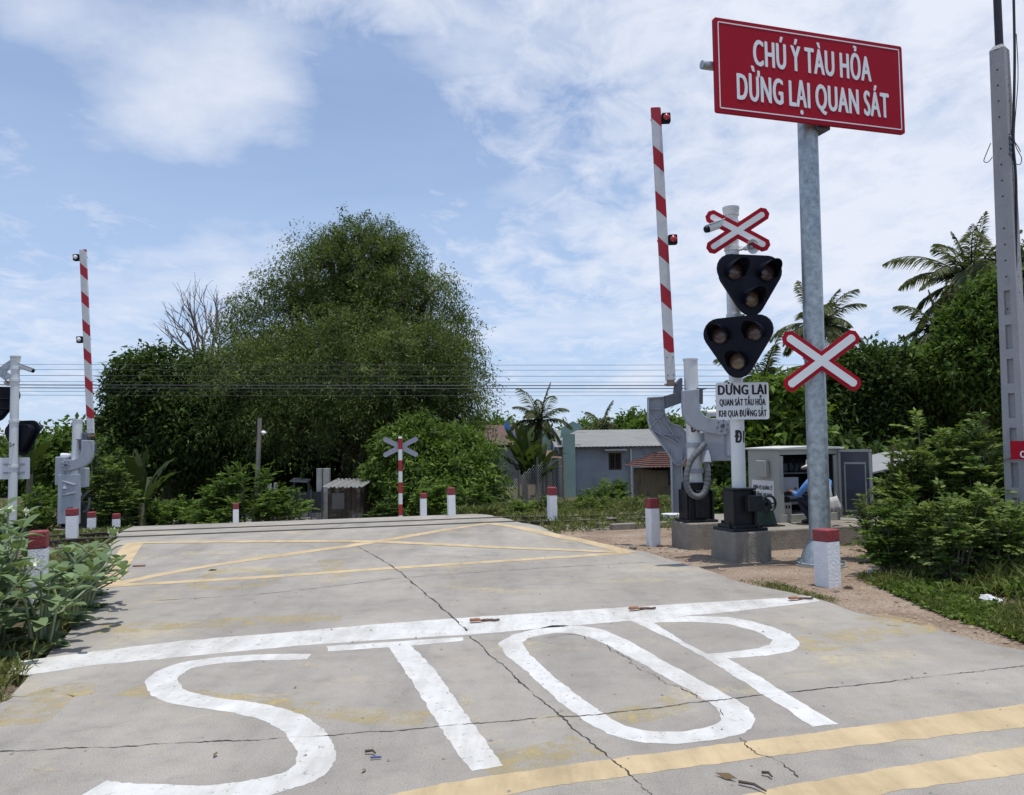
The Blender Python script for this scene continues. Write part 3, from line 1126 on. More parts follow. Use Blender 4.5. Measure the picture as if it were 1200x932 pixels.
# ------------------------------------------------------------------ big red sign on its galvanised pole
def build_sign_pole():
    g = G(962, 663, ground_z)
    D = g.y
    t = thing('warning_sign', 'big red board lettered in white high on a thick galvanised pole with a crossbuck halfway', 'road sign', g)
    top = P(946, 138, D) - g
    lean = top.x / top.z
    def at(z):
        return Vector((lean * z, 0, z))
    ztop = (P(945, 66, D) - g).z
    MB().cyl(at(0.02), at(ztop), 0.135, 0.128, 32).build('pole', galv, t, smooth=True)
    bb = MB().lathe([(0.0, 0), (0.30, 0), (0.30, 0.025), (0.255, 0.03), (0.235, 0.12), (0.19, 0.24), (0.142, 0.31), (0.134, 0.31)], (0, 0, 0.02), (0, 0, 1), 32).build('base', galv, t, smooth=True)
    for k in range(8):
        a = k * PI / 4 + .2
        MB().cyl((0.275 * math.cos(a), 0.275 * math.sin(a), 0.045), (0.275 * math.cos(a), 0.275 * math.sin(a), 0.085), 0.022, n=6).build('bolt', galv, bb)
    MB().cyl((0, 0, -0.25), (0, 0, 0.018), 0.36, 0.33, 24).build('footing', concrete_b, t, smooth=True)
    # the board: left edge nearer than the right edge
    dl, dr = D - 0.72, D + 0.14
    A, B_ = P(838, 17, dl) - g, P(838.5, 128.5, dl) - g
    C_, E_ = P(1058, 57.5, dr) - g, P(1059, 159.5, dr) - g
    W = ((C_ - A).xy).length
    H = ((A.z - B_.z) + (C_.z - E_.z)) / 2
    ctr = (A + B_ + C_ + E_) / 4
    yaw = math.atan2((C_ - A).y, (C_ - A).x)
    m = Matrix.Translation(ctr) @ Matrix.Rotation(yaw, 4, 'Z')
    bd = MB()
    rr = []
    for cx, cz, a0 in ((W / 2 - .03, H / 2 - .03, 0), (-W / 2 + .03, H / 2 - .03, 90), (-W / 2 + .03, -H / 2 + .03, 180), (W / 2 - .03, -H / 2 + .03, 270)):
        for k in range(5):
            a = R(a0 + k * 22.5)
            rr.append((cx + .03 * math.cos(a), cz + .03 * math.sin(a)))
    bd.prism(rr, 0, 0.05, m)
    board = bd.build('sign_board', signred, t)
    f = MB()
    i, w_ = 0.055, 0.014
    for (cx, cz, sx, sz) in ((0, H / 2 - i, W - 2 * i, w_), (0, -H / 2 + i, W - 2 * i, w_), (-W / 2 + i, 0, w_, H - 2 * i - 2 * w_ + .012), (W / 2 - i, 0, w_, H - 2 * i - 2 * w_ + .012)):
        p = m @ Vector((cx, -0.002, cz))
        f.box(p, (sx, 0.003, sz), yaw)
    f.build('border_line', signwhite, board)
    text_obj('lettering', 'CHÚ Ý TÀU HỎA', 0.27 * H, W * 0.63, signwhite, board, m @ Matrix.Translation((0.005 * W, -0.004, H * (0.5 - .318))), .032)
    text_obj('lettering', 'DỪNG LẠI QUAN SÁT', 0.27 * H, W * 0.81, signwhite, board, m @ Matrix.Translation((0.008 * W, -0.004, H * (0.5 - .705))), .032)
    MB().cyl(m @ Vector((-W / 2 - .13, 0.108, 0.02 * H)), m @ Vector((W * .48, 0.108, 0.02 * H)), 0.055, n=18).build('support_pipe', galv, t, smooth=True)
    for z in (H * .28, -H * .28):
        MB().box(m @ Vector((0, 0.075, z)), (W * .9, 0.04, 0.05), yaw).build('support_rail', galv, t)
    MB().box(at(ztop - .0) + Vector((0.12, 0.0, -H * .83)), (0.2, 0.30, 0.10), yaw).build('clamp', darkgrey, t, bevel=0.01)
    # crossbuck halfway up the pole
    cc = P(963, 423, D - .16) - g
    crossbuck(t, cc, 0.02, 1.20, 0.20, R(36), 0.050)
    for dz in (-.06, .06):
        MB().lathe([(0.138, -.014), (0.150, -.014), (0.150, .014), (0.138, .014)], at(cc.z + dz), (0, 0, 1), 28).build('clamp', galv, t)


build_sign_pole()


# ------------------------------------------------------------------ signal mast
def tri_outline(w, h, r, drop=0.0, n=7):
    """rounded triangle, wide side on top"""
    c = [(w / 2 - r, h / 2 - r), (-w / 2 + r, h / 2 - r), (0, -h / 2 + r * 1.05)]
    out = []
    ang = math.atan2(h - 2 * r, w / 2 - r)
    spans = [(-PI / 2 + (PI / 2 - (PI / 2 - ang)) - 0.0, PI / 2), (PI / 2, PI + PI / 2 - ang), (PI + PI / 2 - ang, 2 * PI - PI / 2 + ang)]
    spans[0] = (-(PI / 2 - ang), PI / 2)
    for (cx, cz), (a0, a1) in zip(c, spans):
        for k in range(n + 1):
            a = a0 + (a1 - a0) * k / n
            out.append((cx + r * math.cos(a), cz + r * math.sin(a)))
    return out


def signal_head(parent, c, yaw, W=0.99, H=0.86, tiltx=0.0):
    m = Matrix.Translation(c) @ Matrix.Rotation(yaw, 4, 'Z') @ Matrix.Rotation(tiltx, 4, 'X')
    h = MB().prism(tri_outline(W, H, 0.21), -0.02, 0.02, m).prism(tri_outline(W * .8, H * .78, 0.17), 0.02, 0.16, m).build('signal_head', headblack, parent, bevel=0.008)
    for k, (lx, lz) in enumerate(((-.245, .185), (.245, .185), (0, -.19))):
        p = m @ Vector((lx, -0.022, lz))
        d = (m.to_3x3() @ Vector((0, -1, 0)))
        ln = MB().lathe([(0.0, 0.035), (0.05, 0.032), (0.09, 0.022), (0.113, 0.003), (0.113, -0.01)], p, d, 28).build('lens', lens_amber if k == 2 else lens_smoke, h, smooth=True)
        MB().lathe([(0.113, -0.01), (0.113, 0.016), (0.128, 0.016), (0.128, -0.01)], p, d, 28).build('lens_ring', headblack, ln, smooth=True)
        # half-round visor over the lens
        v = MB()
        ro, ri, n = 0.142, 0.132, 22
        vs = []
        for a_i in range(n + 1):
            a = R(-28) + (PI + R(56)) * a_i / n
            lng = 0.12 + 0.19 * max(0, math.sin(a)) ** .8
            for r_, y in ((ro, -0.022), (ro, -lng), (ri, -lng), (ri, -0.022)):
                vs.append(m @ Vector((lx + r_ * math.cos(a), y, lz + r_ * math.sin(a))))
        fs = []
        for a_i in range(n):
            for q in range(4):
                fs.append((a_i * 4 + q, a_i * 4 + (q + 1) % 4, (a_i + 1) * 4 + (q + 1) % 4, (a_i + 1) * 4 + q))
        fs += [(0, 1, 2, 3), tuple(n * 4 + q for q in (3, 2, 1, 0))]
        v.add(vs, fs).build('visor', headblack, h, smooth=True)
    return h


def rounded_rect(W, H, r):
    o = []
    for cx, cz, a0 in ((W / 2 - r, H / 2 - r, 0), (-W / 2 + r, H / 2 - r, 90), (-W / 2 + r, -H / 2 + r, 180), (W / 2 - r, -H / 2 + r, 270)):
        for k in range(5):
            a = R(a0 + k * 22.5)
            o.append((cx + r * math.cos(a), cz + r * math.sin(a)))
    return o


def pole_text(s, parent, r, z, cap, width, a0=0.0):
    """letters wrapped on a round pole, facing -y"""
    o = text_obj('lettering', s, cap, width, blackletter, parent, Matrix.Identity(4))
    for v in o.data.vertices:
        a = v.co.x / r + a0
        v.co = Vector(((r + .002) * math.sin(a), -(r + .002) * math.cos(a), v.co.z + z))
    return o


def signal_mast(loc, rz, label, group, D0, heads, x_c, flip=1):
    t = thing('signal_mast', label, 'railway signal', loc, rz, group)
    r = 0.097
    zb = heads['base']          # top of the concrete block
    MB().box((0, 0, zb / 2 - .2), (0.59, 0.59, zb + .4), R(20)).build('foundation', concrete_b, t, bevel=0.02)
    b = MB()
    b.box((0, 0, zb + .02), (0.56, 0.5, 0.04), R(20))
    b.box((0, 0, zb + .06), (0.46, 0.42, 0.05), R(20))
    b.box((0, 0, zb + .32), (0.27, 0.26, 0.52), R(10))
    for sx in (-1, 1):
        b.box((sx * .15, -.02, zb + .30), (0.03, 0.32, 0.50), R(10))
    b.box((0, -.02, zb + .57), (0.35, 0.33, 0.03), R(10))
    ped = b.build('pedestal', blackiron, t, bevel=0.01)
    MB().box((0.13, -.22, zb + .38), (0.20, 0.14, 0.22), R(10)).build('terminal_box', blackiron, ped, bevel=0.012)
    for sx in (-1, 1):
        for sy in (-1, 1):
            MB().cyl((sx * .2, sy * .17, zb + .04), (sx * .2, sy * .17, zb + .12), 0.022, n=6).build('bolt', blackiron, ped)
    zt = heads['top']
    MB().cyl((0, 0, zb + .5), (0, 0, zt), r, r * .97, 28).build('pole', white_paint, t, smooth=True)
    MB().lathe([(0.0, 0.0), (0.118, 0), (0.118, -.035), (0.110, -.045), (0.110, -.12), (0.098, -.12)], (0, 0, zt + .01), (0, 0, 1), 28).build('pole_cap', white_paint, t, smooth=True)
    for z in heads['bands']:
        bands = MB()
        bands.lathe([(r, -.03), (r + .012, -.03), (r + .012, .03), (r, .03)], (0, 0, z), (0, 0, 1), 28)
        bands.box((r + .02, -.02, z), (0.05, 0.03, 0.05))
        bands.build('pole_band', white_paint, t)
    for (c, yaw) in heads['heads']:
        signal_head(t, c, yaw)
        mm = Matrix.Translation(c) @ Matrix.Rotation(yaw, 4, 'Z')
        for dz in (-.12, .12):
            MB().tube([mm @ Vector((0, .15, dz)), Vector((0, -r * .5, c[2] + dz))], 0.022, 8).build('bracket', headblack, t)
    # crossbuck, camera and loudspeaker near the top
    crossbuck(t, x_c, heads['xyaw'], 0.98, 0.19, R(32), 0.055)
    cm = heads['cam']
    d = Vector((-0.50, -0.16, -0.20))
    k = MB().cyl(cm, Vector(cm) + d * .62, 0.052, 0.055, 18).build('camera', white_paint, t, smooth=True)
    MB().cyl(Vector(cm) + d * .62, Vector(cm) + d * .70, 0.054, 0.045, 18).build('camera_lens', headblack, k, smooth=True)
    MB().box(Vector(cm) + d * .36 + Vector((0, 0, .058)), (0.32, 0.13, 0.012), math.atan2(d.y, d.x), 0.37).build('sun_shield', white_paint, k)
    MB().tube([Vector(cm) + d * .1, Vector(cm) + Vector((.05, .06, .02)), Vector((-r * .6, -r * .5, cm[2] + .12))], 0.025, 8).build('camera_bracket', white_paint, k)
    s = heads['horn']
    dr = Vector((0.35, -0.92, -0.1)).normalized()
    hb = MB().lathe([(0.035, 0.0), (0.04, .06), (0.05, .10), (0.085, .16), (0.105, .18), (0.10, .18), (0.05, .115), (0.03, .10), (0, .10)], s, dr, 24).build('loudspeaker', white_paint, t, smooth=True)
    MB().cyl(Vector(s) + dr * .1, Vector(s) + dr * .15, 0.028, 0.02, 14).build('horn_core', greypaint, hb, smooth=True)
    MB().tube([Vector(s), Vector((r * .4, -r * .6, s[2] - .03))], 0.02, 8).build('speaker_arm', white_paint, hb)
    # lettered plate
    pc = heads['plate']
    pw, ph = 0.735, 0.515
    pl = MB().prism(rounded_rect(pw, ph, 0.035), 0, 0.008, Matrix.Translation(pc)).build('notice_plate', signwhite, t)
    for s_, cap, w_, fz, bw in (('DỪNG LẠI', .128, .92, .20, .06), ('QUAN SÁT TẦU HỎA', .088, .87, .535, .045), ('KHI QUA ĐƯỜNG SẮT', .088, .90, .835, .04)):
        text_obj('lettering', s_, cap, w_ * pw, blackletter, pl, Matrix.Translation(Vector(pc) + Vector((0, -.003, ph * (.5 - fz)))), bw)
    pb = MB()
    for dz in (-.1, .1):
        pb.box(Vector(pc) + Vector((0, .03, dz)), (0.5, 0.02, 0.035))
        pb.box(((pc[0]) / 2, -.02, pc[2] + dz), (0.04, 0.24, 0.03))
    pb.build('plate_bracket', greypaint, t)
    pole_text('Đ1', t, r, heads['num'], 0.16, 0.155, heads.get('numa', 0))
    w_ = MB()
    hc = heads['heads'][1][0]
    w_.tube([Vector((0.02, r + .01, hc[2] - .1)), Vector((hc[0] * .6, r + .12, hc[2] - .2)), Vector(hc) + Vector((0, .17, -.05))], 0.012, 6)
    w_.build('signal_cable', cablem, t)
    return t


Dm = 11.5
o_ = P(868, 640, Dm)
o_.z = -0.06
def LM(u, v, D=Dm):
    return P(u, v, D) - o_
hd = dict(base=LM(868, 621)[2], top=LM(862, 244)[2], bands=[LM(862, 262)[2], LM(862, 292)[2], LM(864, 371)[2]],
          heads=[(tuple(LM(879, 335, Dm - .30)), R(14)), (tuple(LM(865, 407.5, Dm - .30)), R(-36))], xyaw=R(-8),
          cam=tuple(LM(853, 260, Dm - .05)), horn=tuple(LM(873, 291, Dm - .06)), plate=tuple(LM(870, 470, Dm - .16)), num=LM(868, 512)[2], numa=0.12)
signal_mast(o_, 0.0, 'white signal mast with two black triangular heads, standing left of the big red sign', 'signal masts at the crossing', Dm, hd, tuple(LM(864.5, 270.5, Dm - .16)))
# the mast for the other direction, seen from behind
Dl = 19.5
o2 = P(14.5, 600, Dl)
zt2 = P(14.5, 418, Dl).z
o2.z = zt2 - hd['top']
h2 = dict(hd)
def LB(u, v, D=Dl):
    p = P(u, v, D) - o2
    return (-p.x, -p.y, p.z)
h2['heads'] = [(LB(-4, 474, Dl + .25), R(28)), (LB(27, 514, Dl + .25), R(-16))]
h2['bands'] = [LB(14, 432)[2], LB(14, 446)[2], LB(14, 494)[2], LB(14, 547)[2]]
h2['cam'] = LB(20, 428, Dl)
h2['plate'] = LB(17, 549, Dl + .13)
h2['horn'] = LB(8, 446, Dl + .08)
signal_mast(o2, PI, 'white signal mast at the left edge, its dark heads seen from behind', 'signal masts at the crossing', Dl, h2, LB(0, 436, Dl + .16))


# ------------------------------------------------------------------ barrier machine
def stripe_material(pitch=0.735, start=0.43):
    m = bpy.data.materials.new('barrier_stripes')
    m.use_nodes = True
    nt = m.node_tree
    L = nt.links
    b = nt.nodes['Principled BSDF']
    b.inputs['Roughness'].default_value = 0.45
    tc = nd(nt, 'ShaderNodeTexCoord')
    sp = nd(nt, 'ShaderNodeSeparateXYZ')
    L.new(tc.outputs['Object'], sp.inputs[0])

    def mth(op, a, c):
        n = nd(nt, 'ShaderNodeMath')
        n.operation = op
        for k, v in enumerate((a, c)):
            if isinstance(v, (int, float)):
                n.inputs[k].default_value = v
            else:
                L.new(v, n.inputs[k])
        return n.outputs[0]
    s = mth('ADD', sp.outputs[2], mth('MULTIPLY', sp.outputs[0], 1.0))
    fr = mth('FRACT', mth('DIVIDE', mth('SUBTRACT', s, start), pitch), 0)
    red = mth('MULTIPLY', mth('LESS_THAN', fr, 0.405), mth('GREATER_THAN', sp.outputs[2], start))
    n = nd(nt, 'ShaderNodeTexNoise', Scale=7.0, Detail=7.0)
    L.new(tc.outputs['Object'], n.inputs[0])
    mx = nd(nt, 'ShaderNodeMix')
    mx.data_type = 'RGBA'
    L.new(red, mx.inputs[0])
    mx.inputs[6].default_value = (0.72, 0.73, 0.75, 1)
    mx.inputs[7].default_value = (0.46, 0.012, 0.03, 1)
    m2 = nd(nt, 'ShaderNodeMix')
    m2.data_type = 'RGBA'
    m2.blend_type = 'MULTIPLY'
    m2.inputs[0].default_value = 0.35
    L.new(mx.outputs[2], m2.inputs[6])
    L.new(n.outputs[0], m2.inputs[7])
    L.new(m2.outputs[2], b.inputs['Base Color'])
    return m


stripes = stripe_material()


def barrier(loc, Db, group, label):
    t = thing('barrier_machine', label, 'level crossing barrier', loc, 0, group)
    O = Vector(loc)

    def l(u, v, D=Db):
        return P(u, v, D) - O
    def lx(pts):
        return [(l(u, v).x, l(u, v).z) for u, v in pts]
    MB().box((l(818, 625).x, 0, l(818, 611).z / 2 - .2), (0.61, 0.61, l(818, 611).z + .4), R(16)).build('foundation', concrete_b, t, bevel=0.02)
    xb, zb = l(816, 610).x, l(816, 611).z
    b = MB()
    b.box((xb, 0, zb + .02), (0.52, 0.46, 0.04), R(12))
    b.box((xb, 0, zb + .30), (0.38, 0.32, 0.54), R(12), taper=.92)
    b.box((xb, 0, zb + .58), (0.34, 0.30, 0.05), R(12))
    b.box((xb + .05, -.17, zb + .28), (0.20, 0.05, 0.42), R(12))
    for sx in (-1, 1):
        b.box((xb + sx * .2, -.03, zb + .26), (0.03, 0.3, 0.46), R(12))
    b.build('pedestal', blackiron, t, bevel=0.01)
    # white post
    p0, p1 = l(815, 572), l(809, 421)
    po = MB().cyl((p0.x, 0, p0.z), (p1.x, 0, p1.z), 0.112, 0.108, 26).build('post', white_paint, t, smooth=True)
    MB().lathe([(0, .0), (.118, 0), (.118, -.025), (.109, -.03)], (p1.x, 0, p1.z + .006), (0, 0, 1), 26).build('post_cap', white_paint, po, smooth=True)
    for v in (522, 552):
        c = p0.lerp(p1, (572 - v) / 151)
        MB().lathe([(.112, -.035), (.135, -.035), (.135, .035), (.112, .035)], (c.x, 0, c.z), (0, 0, 1), 26).build('post_clamp', greypaint, po)
    tx = pole_text('Đ1', t, 0.113, l(812, 502).z, 0.12, 0.13, 0.0)
    for v_ in tx.data.vertices:
        v_.co.x += p0.lerp(p1, .43).x
    # rear arm of the yoke with ribs
    b = MB()
    out = lx([(761, 466), (779, 465), (780, 484), (787, 496), (800, 500), (806, 508), (806, 534), (800, 545), (793, 545), (784, 530), (764, 503), (761, 492)])
    b.prism(out, 0.16, 0.175)
    rim = out + [out[0]]
    for i in range(len(rim) - 1):
        a, c = Vector((rim[i][0], 0.13, rim[i][1])), Vector((rim[i + 1][0], 0.13, rim[i + 1][1]))
        d = c - a
        b.box((a + c) / 2, (d.length + .01, 0.10, 0.016), 0, -math.atan2(d.z, d.x))
    for (a, c) in (((763, 479), (781, 479)), ((764, 500), (781, 482)), ((766, 482), (780, 502)), ((768, 505), (797, 521)), ((783, 498), (797, 518)), ((778, 509), (800, 511))):
        p, q = l(*a), l(*c)
        d = q - p
        b.box(((p.x + q.x) / 2, 0.13, (p.z + q.z) / 2), (Vector((d.x, 0, d.z)).length, 0.07, 0.014), 0, -math.atan2(d.z, d.x))
    b.build('counterweight_arm', greypaint, t)
    # front J-shaped arm
    b = MB()
    J = [(797, 459), (816, 457.5), (816, 471), (817, 481), (822, 488), (830, 491.5), (842, 491), (850, 494), (852, 501), (848, 508.5), (842, 510), (826, 507), (812, 503), (803, 496), (798, 487), (797, 474)]
    b.prism(lx([p for p in J]), -0.19, -0.15)
    out = lx(J)
    rim = out + [out[0]]
    for i in range(len(rim) - 1):
        a, c = Vector((rim[i][0], -.14, rim[i][1])), Vector((rim[i + 1][0], -.14, rim[i + 1][1]))
        d = c - a
        b.box((a + c) / 2, (d.length + .006, 0.085, 0.014), 0, -math.atan2(d.z, d.x))
    ja = b.build('lifting_arm', greypaint, t, bevel=0.004)
    c = l(843, 499.5)
    MB().cyl((c.x, -.19, c.z), (c.x, -.23, c.z), 0.03, n=8).build('hub_bolt', darkgrey, ja)
    for k in range(6):
        a = k * PI / 3 + .3
        MB().cyl((c.x + .085 * math.cos(a), -.19, c.z + .085 * math.sin(a)), (c.x + .085 * math.cos(a), -.205, c.z + .085 * math.sin(a)), 0.012, n=6).build('bolt', darkgrey, ja)
    cx = MB()
    p = l(819, 461)
    cx.prism(lx([(815, 456), (821, 456), (821, 474), (816, 475)]), -.16, .1)
    cx.box((p.x + .02, -.03, p.z + .065), (0.16, 0.26, 0.012))
    cx.build('stop_bracket', darkgrey, t)
    # dark crosspiece carrying the boom
    b = MB()
    b.prism(lx([(779, 464), (790, 461), (791, 450), (797, 443), (799, 444), (799, 472), (780, 479)]), -0.06, 0.10)
    b.build('boom_carrier', darkgrey, t, bevel=0.008)
    # gearbox behind
    b = MB()
    p, q = l(826, 506), l(861, 540)
    b.box(((p.x + q.x) / 2 - .03, 0.16, (p.z + q.z) / 2), (q.x - p.x, 0.46, p.z - q.z))
    p2, q2 = l(824, 485), l(866, 540)
    b.box((q2.x - .10, 0.10, (p2.z + q2.z) / 2 + .03), (0.24, 0.40, (p2.z - q2.z) * .9))
    gb = b.build('gearbox', greypaint, t, bevel=0.02)
    k = l(838, 484)
    MB().cyl((k.x - .1, 0.12, k.z), (k.x + .34, 0.12, k.z + .01), 0.055, n=18).build('motor_tube', white_paint, gb, smooth=True)
    k = l(821, 477)
    MB().tube([(k.x + .03 * math.cos(a), .1, k.z + .03 * math.sin(a)) for a in np.linspace(0, 6.2, 14)], 0.008, 6).build('lifting_eye', greypaint, gb)
    # long counterweight channel hanging behind
    p, q = l(788, 527), l(803, 602)
    b = MB()
    w = q.x - p.x
    b.box(((p.x + q.x) / 2, 0.20, (p.z + q.z) / 2), (w, 0.03, p.z - q.z))
    for sx in (-1, 1):
        b.box(((p.x + q.x) / 2 + sx * (w / 2 - .01), 0.15, (p.z + q.z) / 2), (0.02, 0.08, p.z - q.z))
    b.build('counterweight', greypaint, t, bevel=0.005)
    # flexible hose
    hp = [(800, 512), (803, 522), (823, 520), (815, 529), (806, 540), (801, 555), (801, 568), (806, 578), (814, 581), (821, 577), (825, 566), (826, 552), (825, 540)]
    hz = [.0, -.1, -.16, -.2, -.22, -.24, -.25, -.25, -.24, -.22, -.2, -.19, -.17]
    pts = spline([Vector((l(u, v).x, y, l(u, v).z)) for (u, v), y in list(zip(hp, hz))[2:]], 8)
    b = MB()
    b.tube(pts, [0.047 + 0.004 * math.sin(i * 2.1) for i in range(len(pts))], 12)
    hz_ = b.build('hose', rubber, t, smooth=True)
    c = l(825, 536)
    MB().cyl((c.x, -.16, c.z - .08), (c.x, -.12, c.z + .1), 0.075, 0.06, 14).build('hose_coupling', greypaint, hz_, smooth=True)
    # boom
    a0, a1 = l(785.5, 446), l(768, 127)
    Lb = (a1 - a0).length
    bo = MB().box((0, 0, Lb / 2), (0.155, 0.06, Lb)).build('boom', stripes, t, bevel=0.006)
    bo.location = (a0.x, -.02, a0.z)
    bo.rotation_euler = (0, math.atan2(a1.x - a0.x, a1.z - a0.z), 0)
    f = MB()
    f.box((0, 0, -.04), (0.11, 0.09, 0.10))
    f.tube([(-.10, -.02, -.07), (0, -.02, -.05), (0.09, 0, -.06)], 0.022, 8)
    f.build('boom_clamp', rust, bo, bevel=0.005)
    for z in (.08, .36):
        for x in (-.045, .045):
            MB().cyl((x, -.03, z), (x, -.04, z), 0.01, n=6).build('bolt', darkgrey, bo)
    for (u, v) in ((779, 140), (788.5, 282)):
        q = l(u, v)
        zz = (q.z - a0.z)
        bx = MB().box((0.152, -.01, zz), (0.135, 0.12, 0.15)).build('boom_lamp', headblack, bo, bevel=0.012)
        MB().lathe([(0, .03), (.03, .026), (.05, .008), (.05, 0)], (0.152, -.072, zz), (0, -1, 0), 20).build('lamp_lens', lens_red, bx, smooth=True)
        MB().lathe([(0, .03), (.03, .026), (.05, .008), (.05, 0)], (0.152, .052, zz), (0, 1, 0), 20).build('lamp_lens', lens_white, bx, smooth=True)
        MB().box((0.05, .036, zz), (0.27, 0.012, 0.035)).build('lamp_strap', greypaint, bx)
    return t, bo


Db = 12.8
ob = P(812, 641, Db)
ob.z = -0.05
bar1, boom1 = barrier(ob, Db, 'barrier machines at the crossing', 'grey barrier machine with its striped boom raised, next to the lettered signal mast')
# its mirror twin on the other side of the track
bar2 = copy_tree(bar1)
tag(bar2, 'grey barrier machine with raised striped boom behind the big-leaved plants')
Dw = 19.2
pm = P(785.5, 446, Db) - ob
tgt = P(107, 508, Dw)
bar2.rotation_euler = (0, 0, 0)
bar2.location = (tgt.x + pm.x, tgt.y, tgt.z - pm.z)
_done = {}


def mirror(o):
    for c in kids(o):
        if c.name.startswith('lettering'):
            bpy.data.objects.remove(c)
            continue
        if c.data.name not in _done:
            me = c.data.copy()
            me.transform(Matrix.Scale(-1, 4, (1, 0, 0)))
            me.flip_normals()
            if c.name.startswith('lamp_lens'):
                me.materials[0] = lens_white if me.materials[0] == lens_red else lens_red
            _done[c.data.name] = me
        c.data = _done[c.data.name]
        if c.name.split('.')[0] == 'boom':
            c.data.materials[0] = stripe_material(0.672, 0.345)
            top = P(98, 299, Dw)
            c.location.x = -c.location.x
            c.rotation_euler = (0, math.atan2(top.x - tgt.x, top.z - tgt.z), 0)
        mirror(c)


mirror(bar2)
for c in kids(bar2):
    nm_ = c.name.split('.')[0]
    if nm_ == 'counterweight_arm':
        bpy.data.objects.remove(c)
    elif nm_ in ('lifting_arm', 'gearbox', 'stop_bracket'):
        c.location.x += 0.27
    elif nm_ == 'hose':
        xs_ = [v.co.x for v in c.data.vertices]
        mx_ = (min(xs_) + max(xs_)) / 2
        c.data.transform(Matrix.Translation((mx_ + .21, .1, .30)) @ Matrix.Diagonal((-.6, .6, .6, 1)) @ Matrix.Translation((-mx_, 0, 0)))
        c.data.flip_normals()
    elif nm_ == 'counterweight':
        L0, L1 = P(73, 556, Dw) - bar2.location, P(98, 613, Dw) - bar2.location
        mb_ = MB()
        mb_.box(((L0.x + L1.x) / 2, -.16, (L0.z + L1.z) / 2), (L1.x - L0.x, .05, L0.z - L1.z))
        mb_.box(((L0.x + L1.x) / 2, -.20, L0.z - .2), ((L1.x - L0.x) * .6, .03, .04), 0, .3)
        mb_.box(((L0.x + L1.x) / 2, -.20, L0.z - .45), ((L1.x - L0.x) * .6, .03, .04), 0, -.2)
        nw = mb_.build('counterweight', greypaint, bar2, bevel=.01)
        bpy.data.objects.remove(c)


# ------------------------------------------------------------------ relay cabinet, platform, worker
RZ = math.atan2(0.309, 0.951)
tv, nv = Vector((math.cos(RZ), math.sin(RZ), 0)), Vector((-math.sin(RZ), math.cos(RZ), 0))
PF = Vector((3.75, 12.25, 0))
pb = PF + tv * 1.55 + nv * 1.35
plat = MB().box((0, 0, 0.26 / 2 - .15), (3.1, 2.7, 0.56)).build('concrete_platform', concrete_b, None, bevel=0.02)
plat.location, plat.rotation_euler = pb, (0, 0, RZ)
tag(plat, 'low concrete platform under the grey equipment cabinet', 'platform')

CB = Vector((4.30, 13.3, 0.262))
cabn = thing('equipment_cabinet', 'open grey equipment cabinet with a white notice on its side standing on the platform', 'cabinet', CB, RZ)
W, Dp, H = 1.17, 0.85, 1.17
b = MB()
th = .03
b.box((th / 2, Dp / 2, H / 2), (th, Dp, H))
b.box((W - th / 2, Dp / 2, H / 2), (th, Dp, H))
b.box((W / 2, Dp - th / 2, H / 2), (W - 2 * th, th, H))
b.box((W / 2, Dp / 2, .06), (W - 2 * th, Dp, .12))
b.box((W / 2, .02, H - .04), (W - 2 * th, .03, .08))
b.box((.06, .02, H / 2), (.06, .03, H - .2))
b.box((W - .06, .02, H / 2), (.06, .03, H - .2))
b.build('cabinet_body', cabinet_m, cabn, bevel=0.004)
MB().prism([(-.05, H + .002), (W + .07, H + .002), (W + .07, H + .03), (W / 2, H + .06), (-.05, H + .03)], -.07, Dp + .05).build('cabinet_roof', mat('cabinet_roof_paint', (.55, .56, .52), .5), cabn, bevel=0.006)
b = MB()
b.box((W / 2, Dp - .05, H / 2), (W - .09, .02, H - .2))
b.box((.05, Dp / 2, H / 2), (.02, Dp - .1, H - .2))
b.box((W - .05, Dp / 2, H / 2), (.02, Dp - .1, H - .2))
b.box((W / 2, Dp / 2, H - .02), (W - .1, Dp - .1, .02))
b.build('inner_shade', mat('inner_shade_black', (.02, .022, .026), .7), cabn)  # black panels added to paint the shade inside the open cabinet
sh = MB()
for z in (.42, .78):
    sh.box((W / 2, Dp * .55, z), (W - .1, Dp * .7, .02))
sh.build('shelf', mat('shelf_steel', (.12, .12, .13), .5), cabn)
devm = mat('device_grey', (.42, .44, .46), .5)
dv = MB().box((.30, .28, .575 + .02), (.38, .25, .24)).build('device', devm, cabn, bevel=.008)
k = MB()
for x, z in ((.14, .66), (.14, .54), (.42, .53)):
    k.cyl((x, .155, z), (x, .14, z), .016, n=12)
k.build('device_knob', blackletter, dv)
dv2 = MB().box((.28, .25, .34), (.42, .22, .14)).build('relay_panel', mat('relay_plate', (.30, .29, .33), .5), cabn, bevel=.006)
k = MB()
k.cyl((.22, .14, .35), (.22, .10, .35), .055, n=20)
for x in (.33, .38, .43):
    k.cyl((x, .14, .34), (x, .12, .34), .02, n=12)
k.build('relay_dial', blackletter, dv2)
dv3 = MB().box((.20, .12, .20), (.15, .1, .22)).build('meter_box', mat('meter_cream', (.55, .53, .45), .5), cabn, bevel=.008)
k = MB()
for x in (.17, .225):
    k.box((x, .068, .24), (.03, .01, .05))
k.build('meter_window', blackletter, dv3)
b = MB()
for i in range(9):
    x0 = .5 + .06 * i
    b.tube([(x0, .4, 1.0), (x0 + .03 * math.sin(i), .3, .9), (x0 + .05 * math.cos(i * 2), .33, .8)], .008, 5)
for i in range(8):
    b.box((.2 + .11 * i, .45, .87), (.07, .12, .13))
b.build('relay_row', mat('relay_dark', (.06, .07, .10), .3, coat=.5), cabn)
vb = MB().box((-.045, Dp * .45, .86), (.09, .30, .27), taper=.85).build('vent_box', cabinet_m, cabn, bevel=.01)
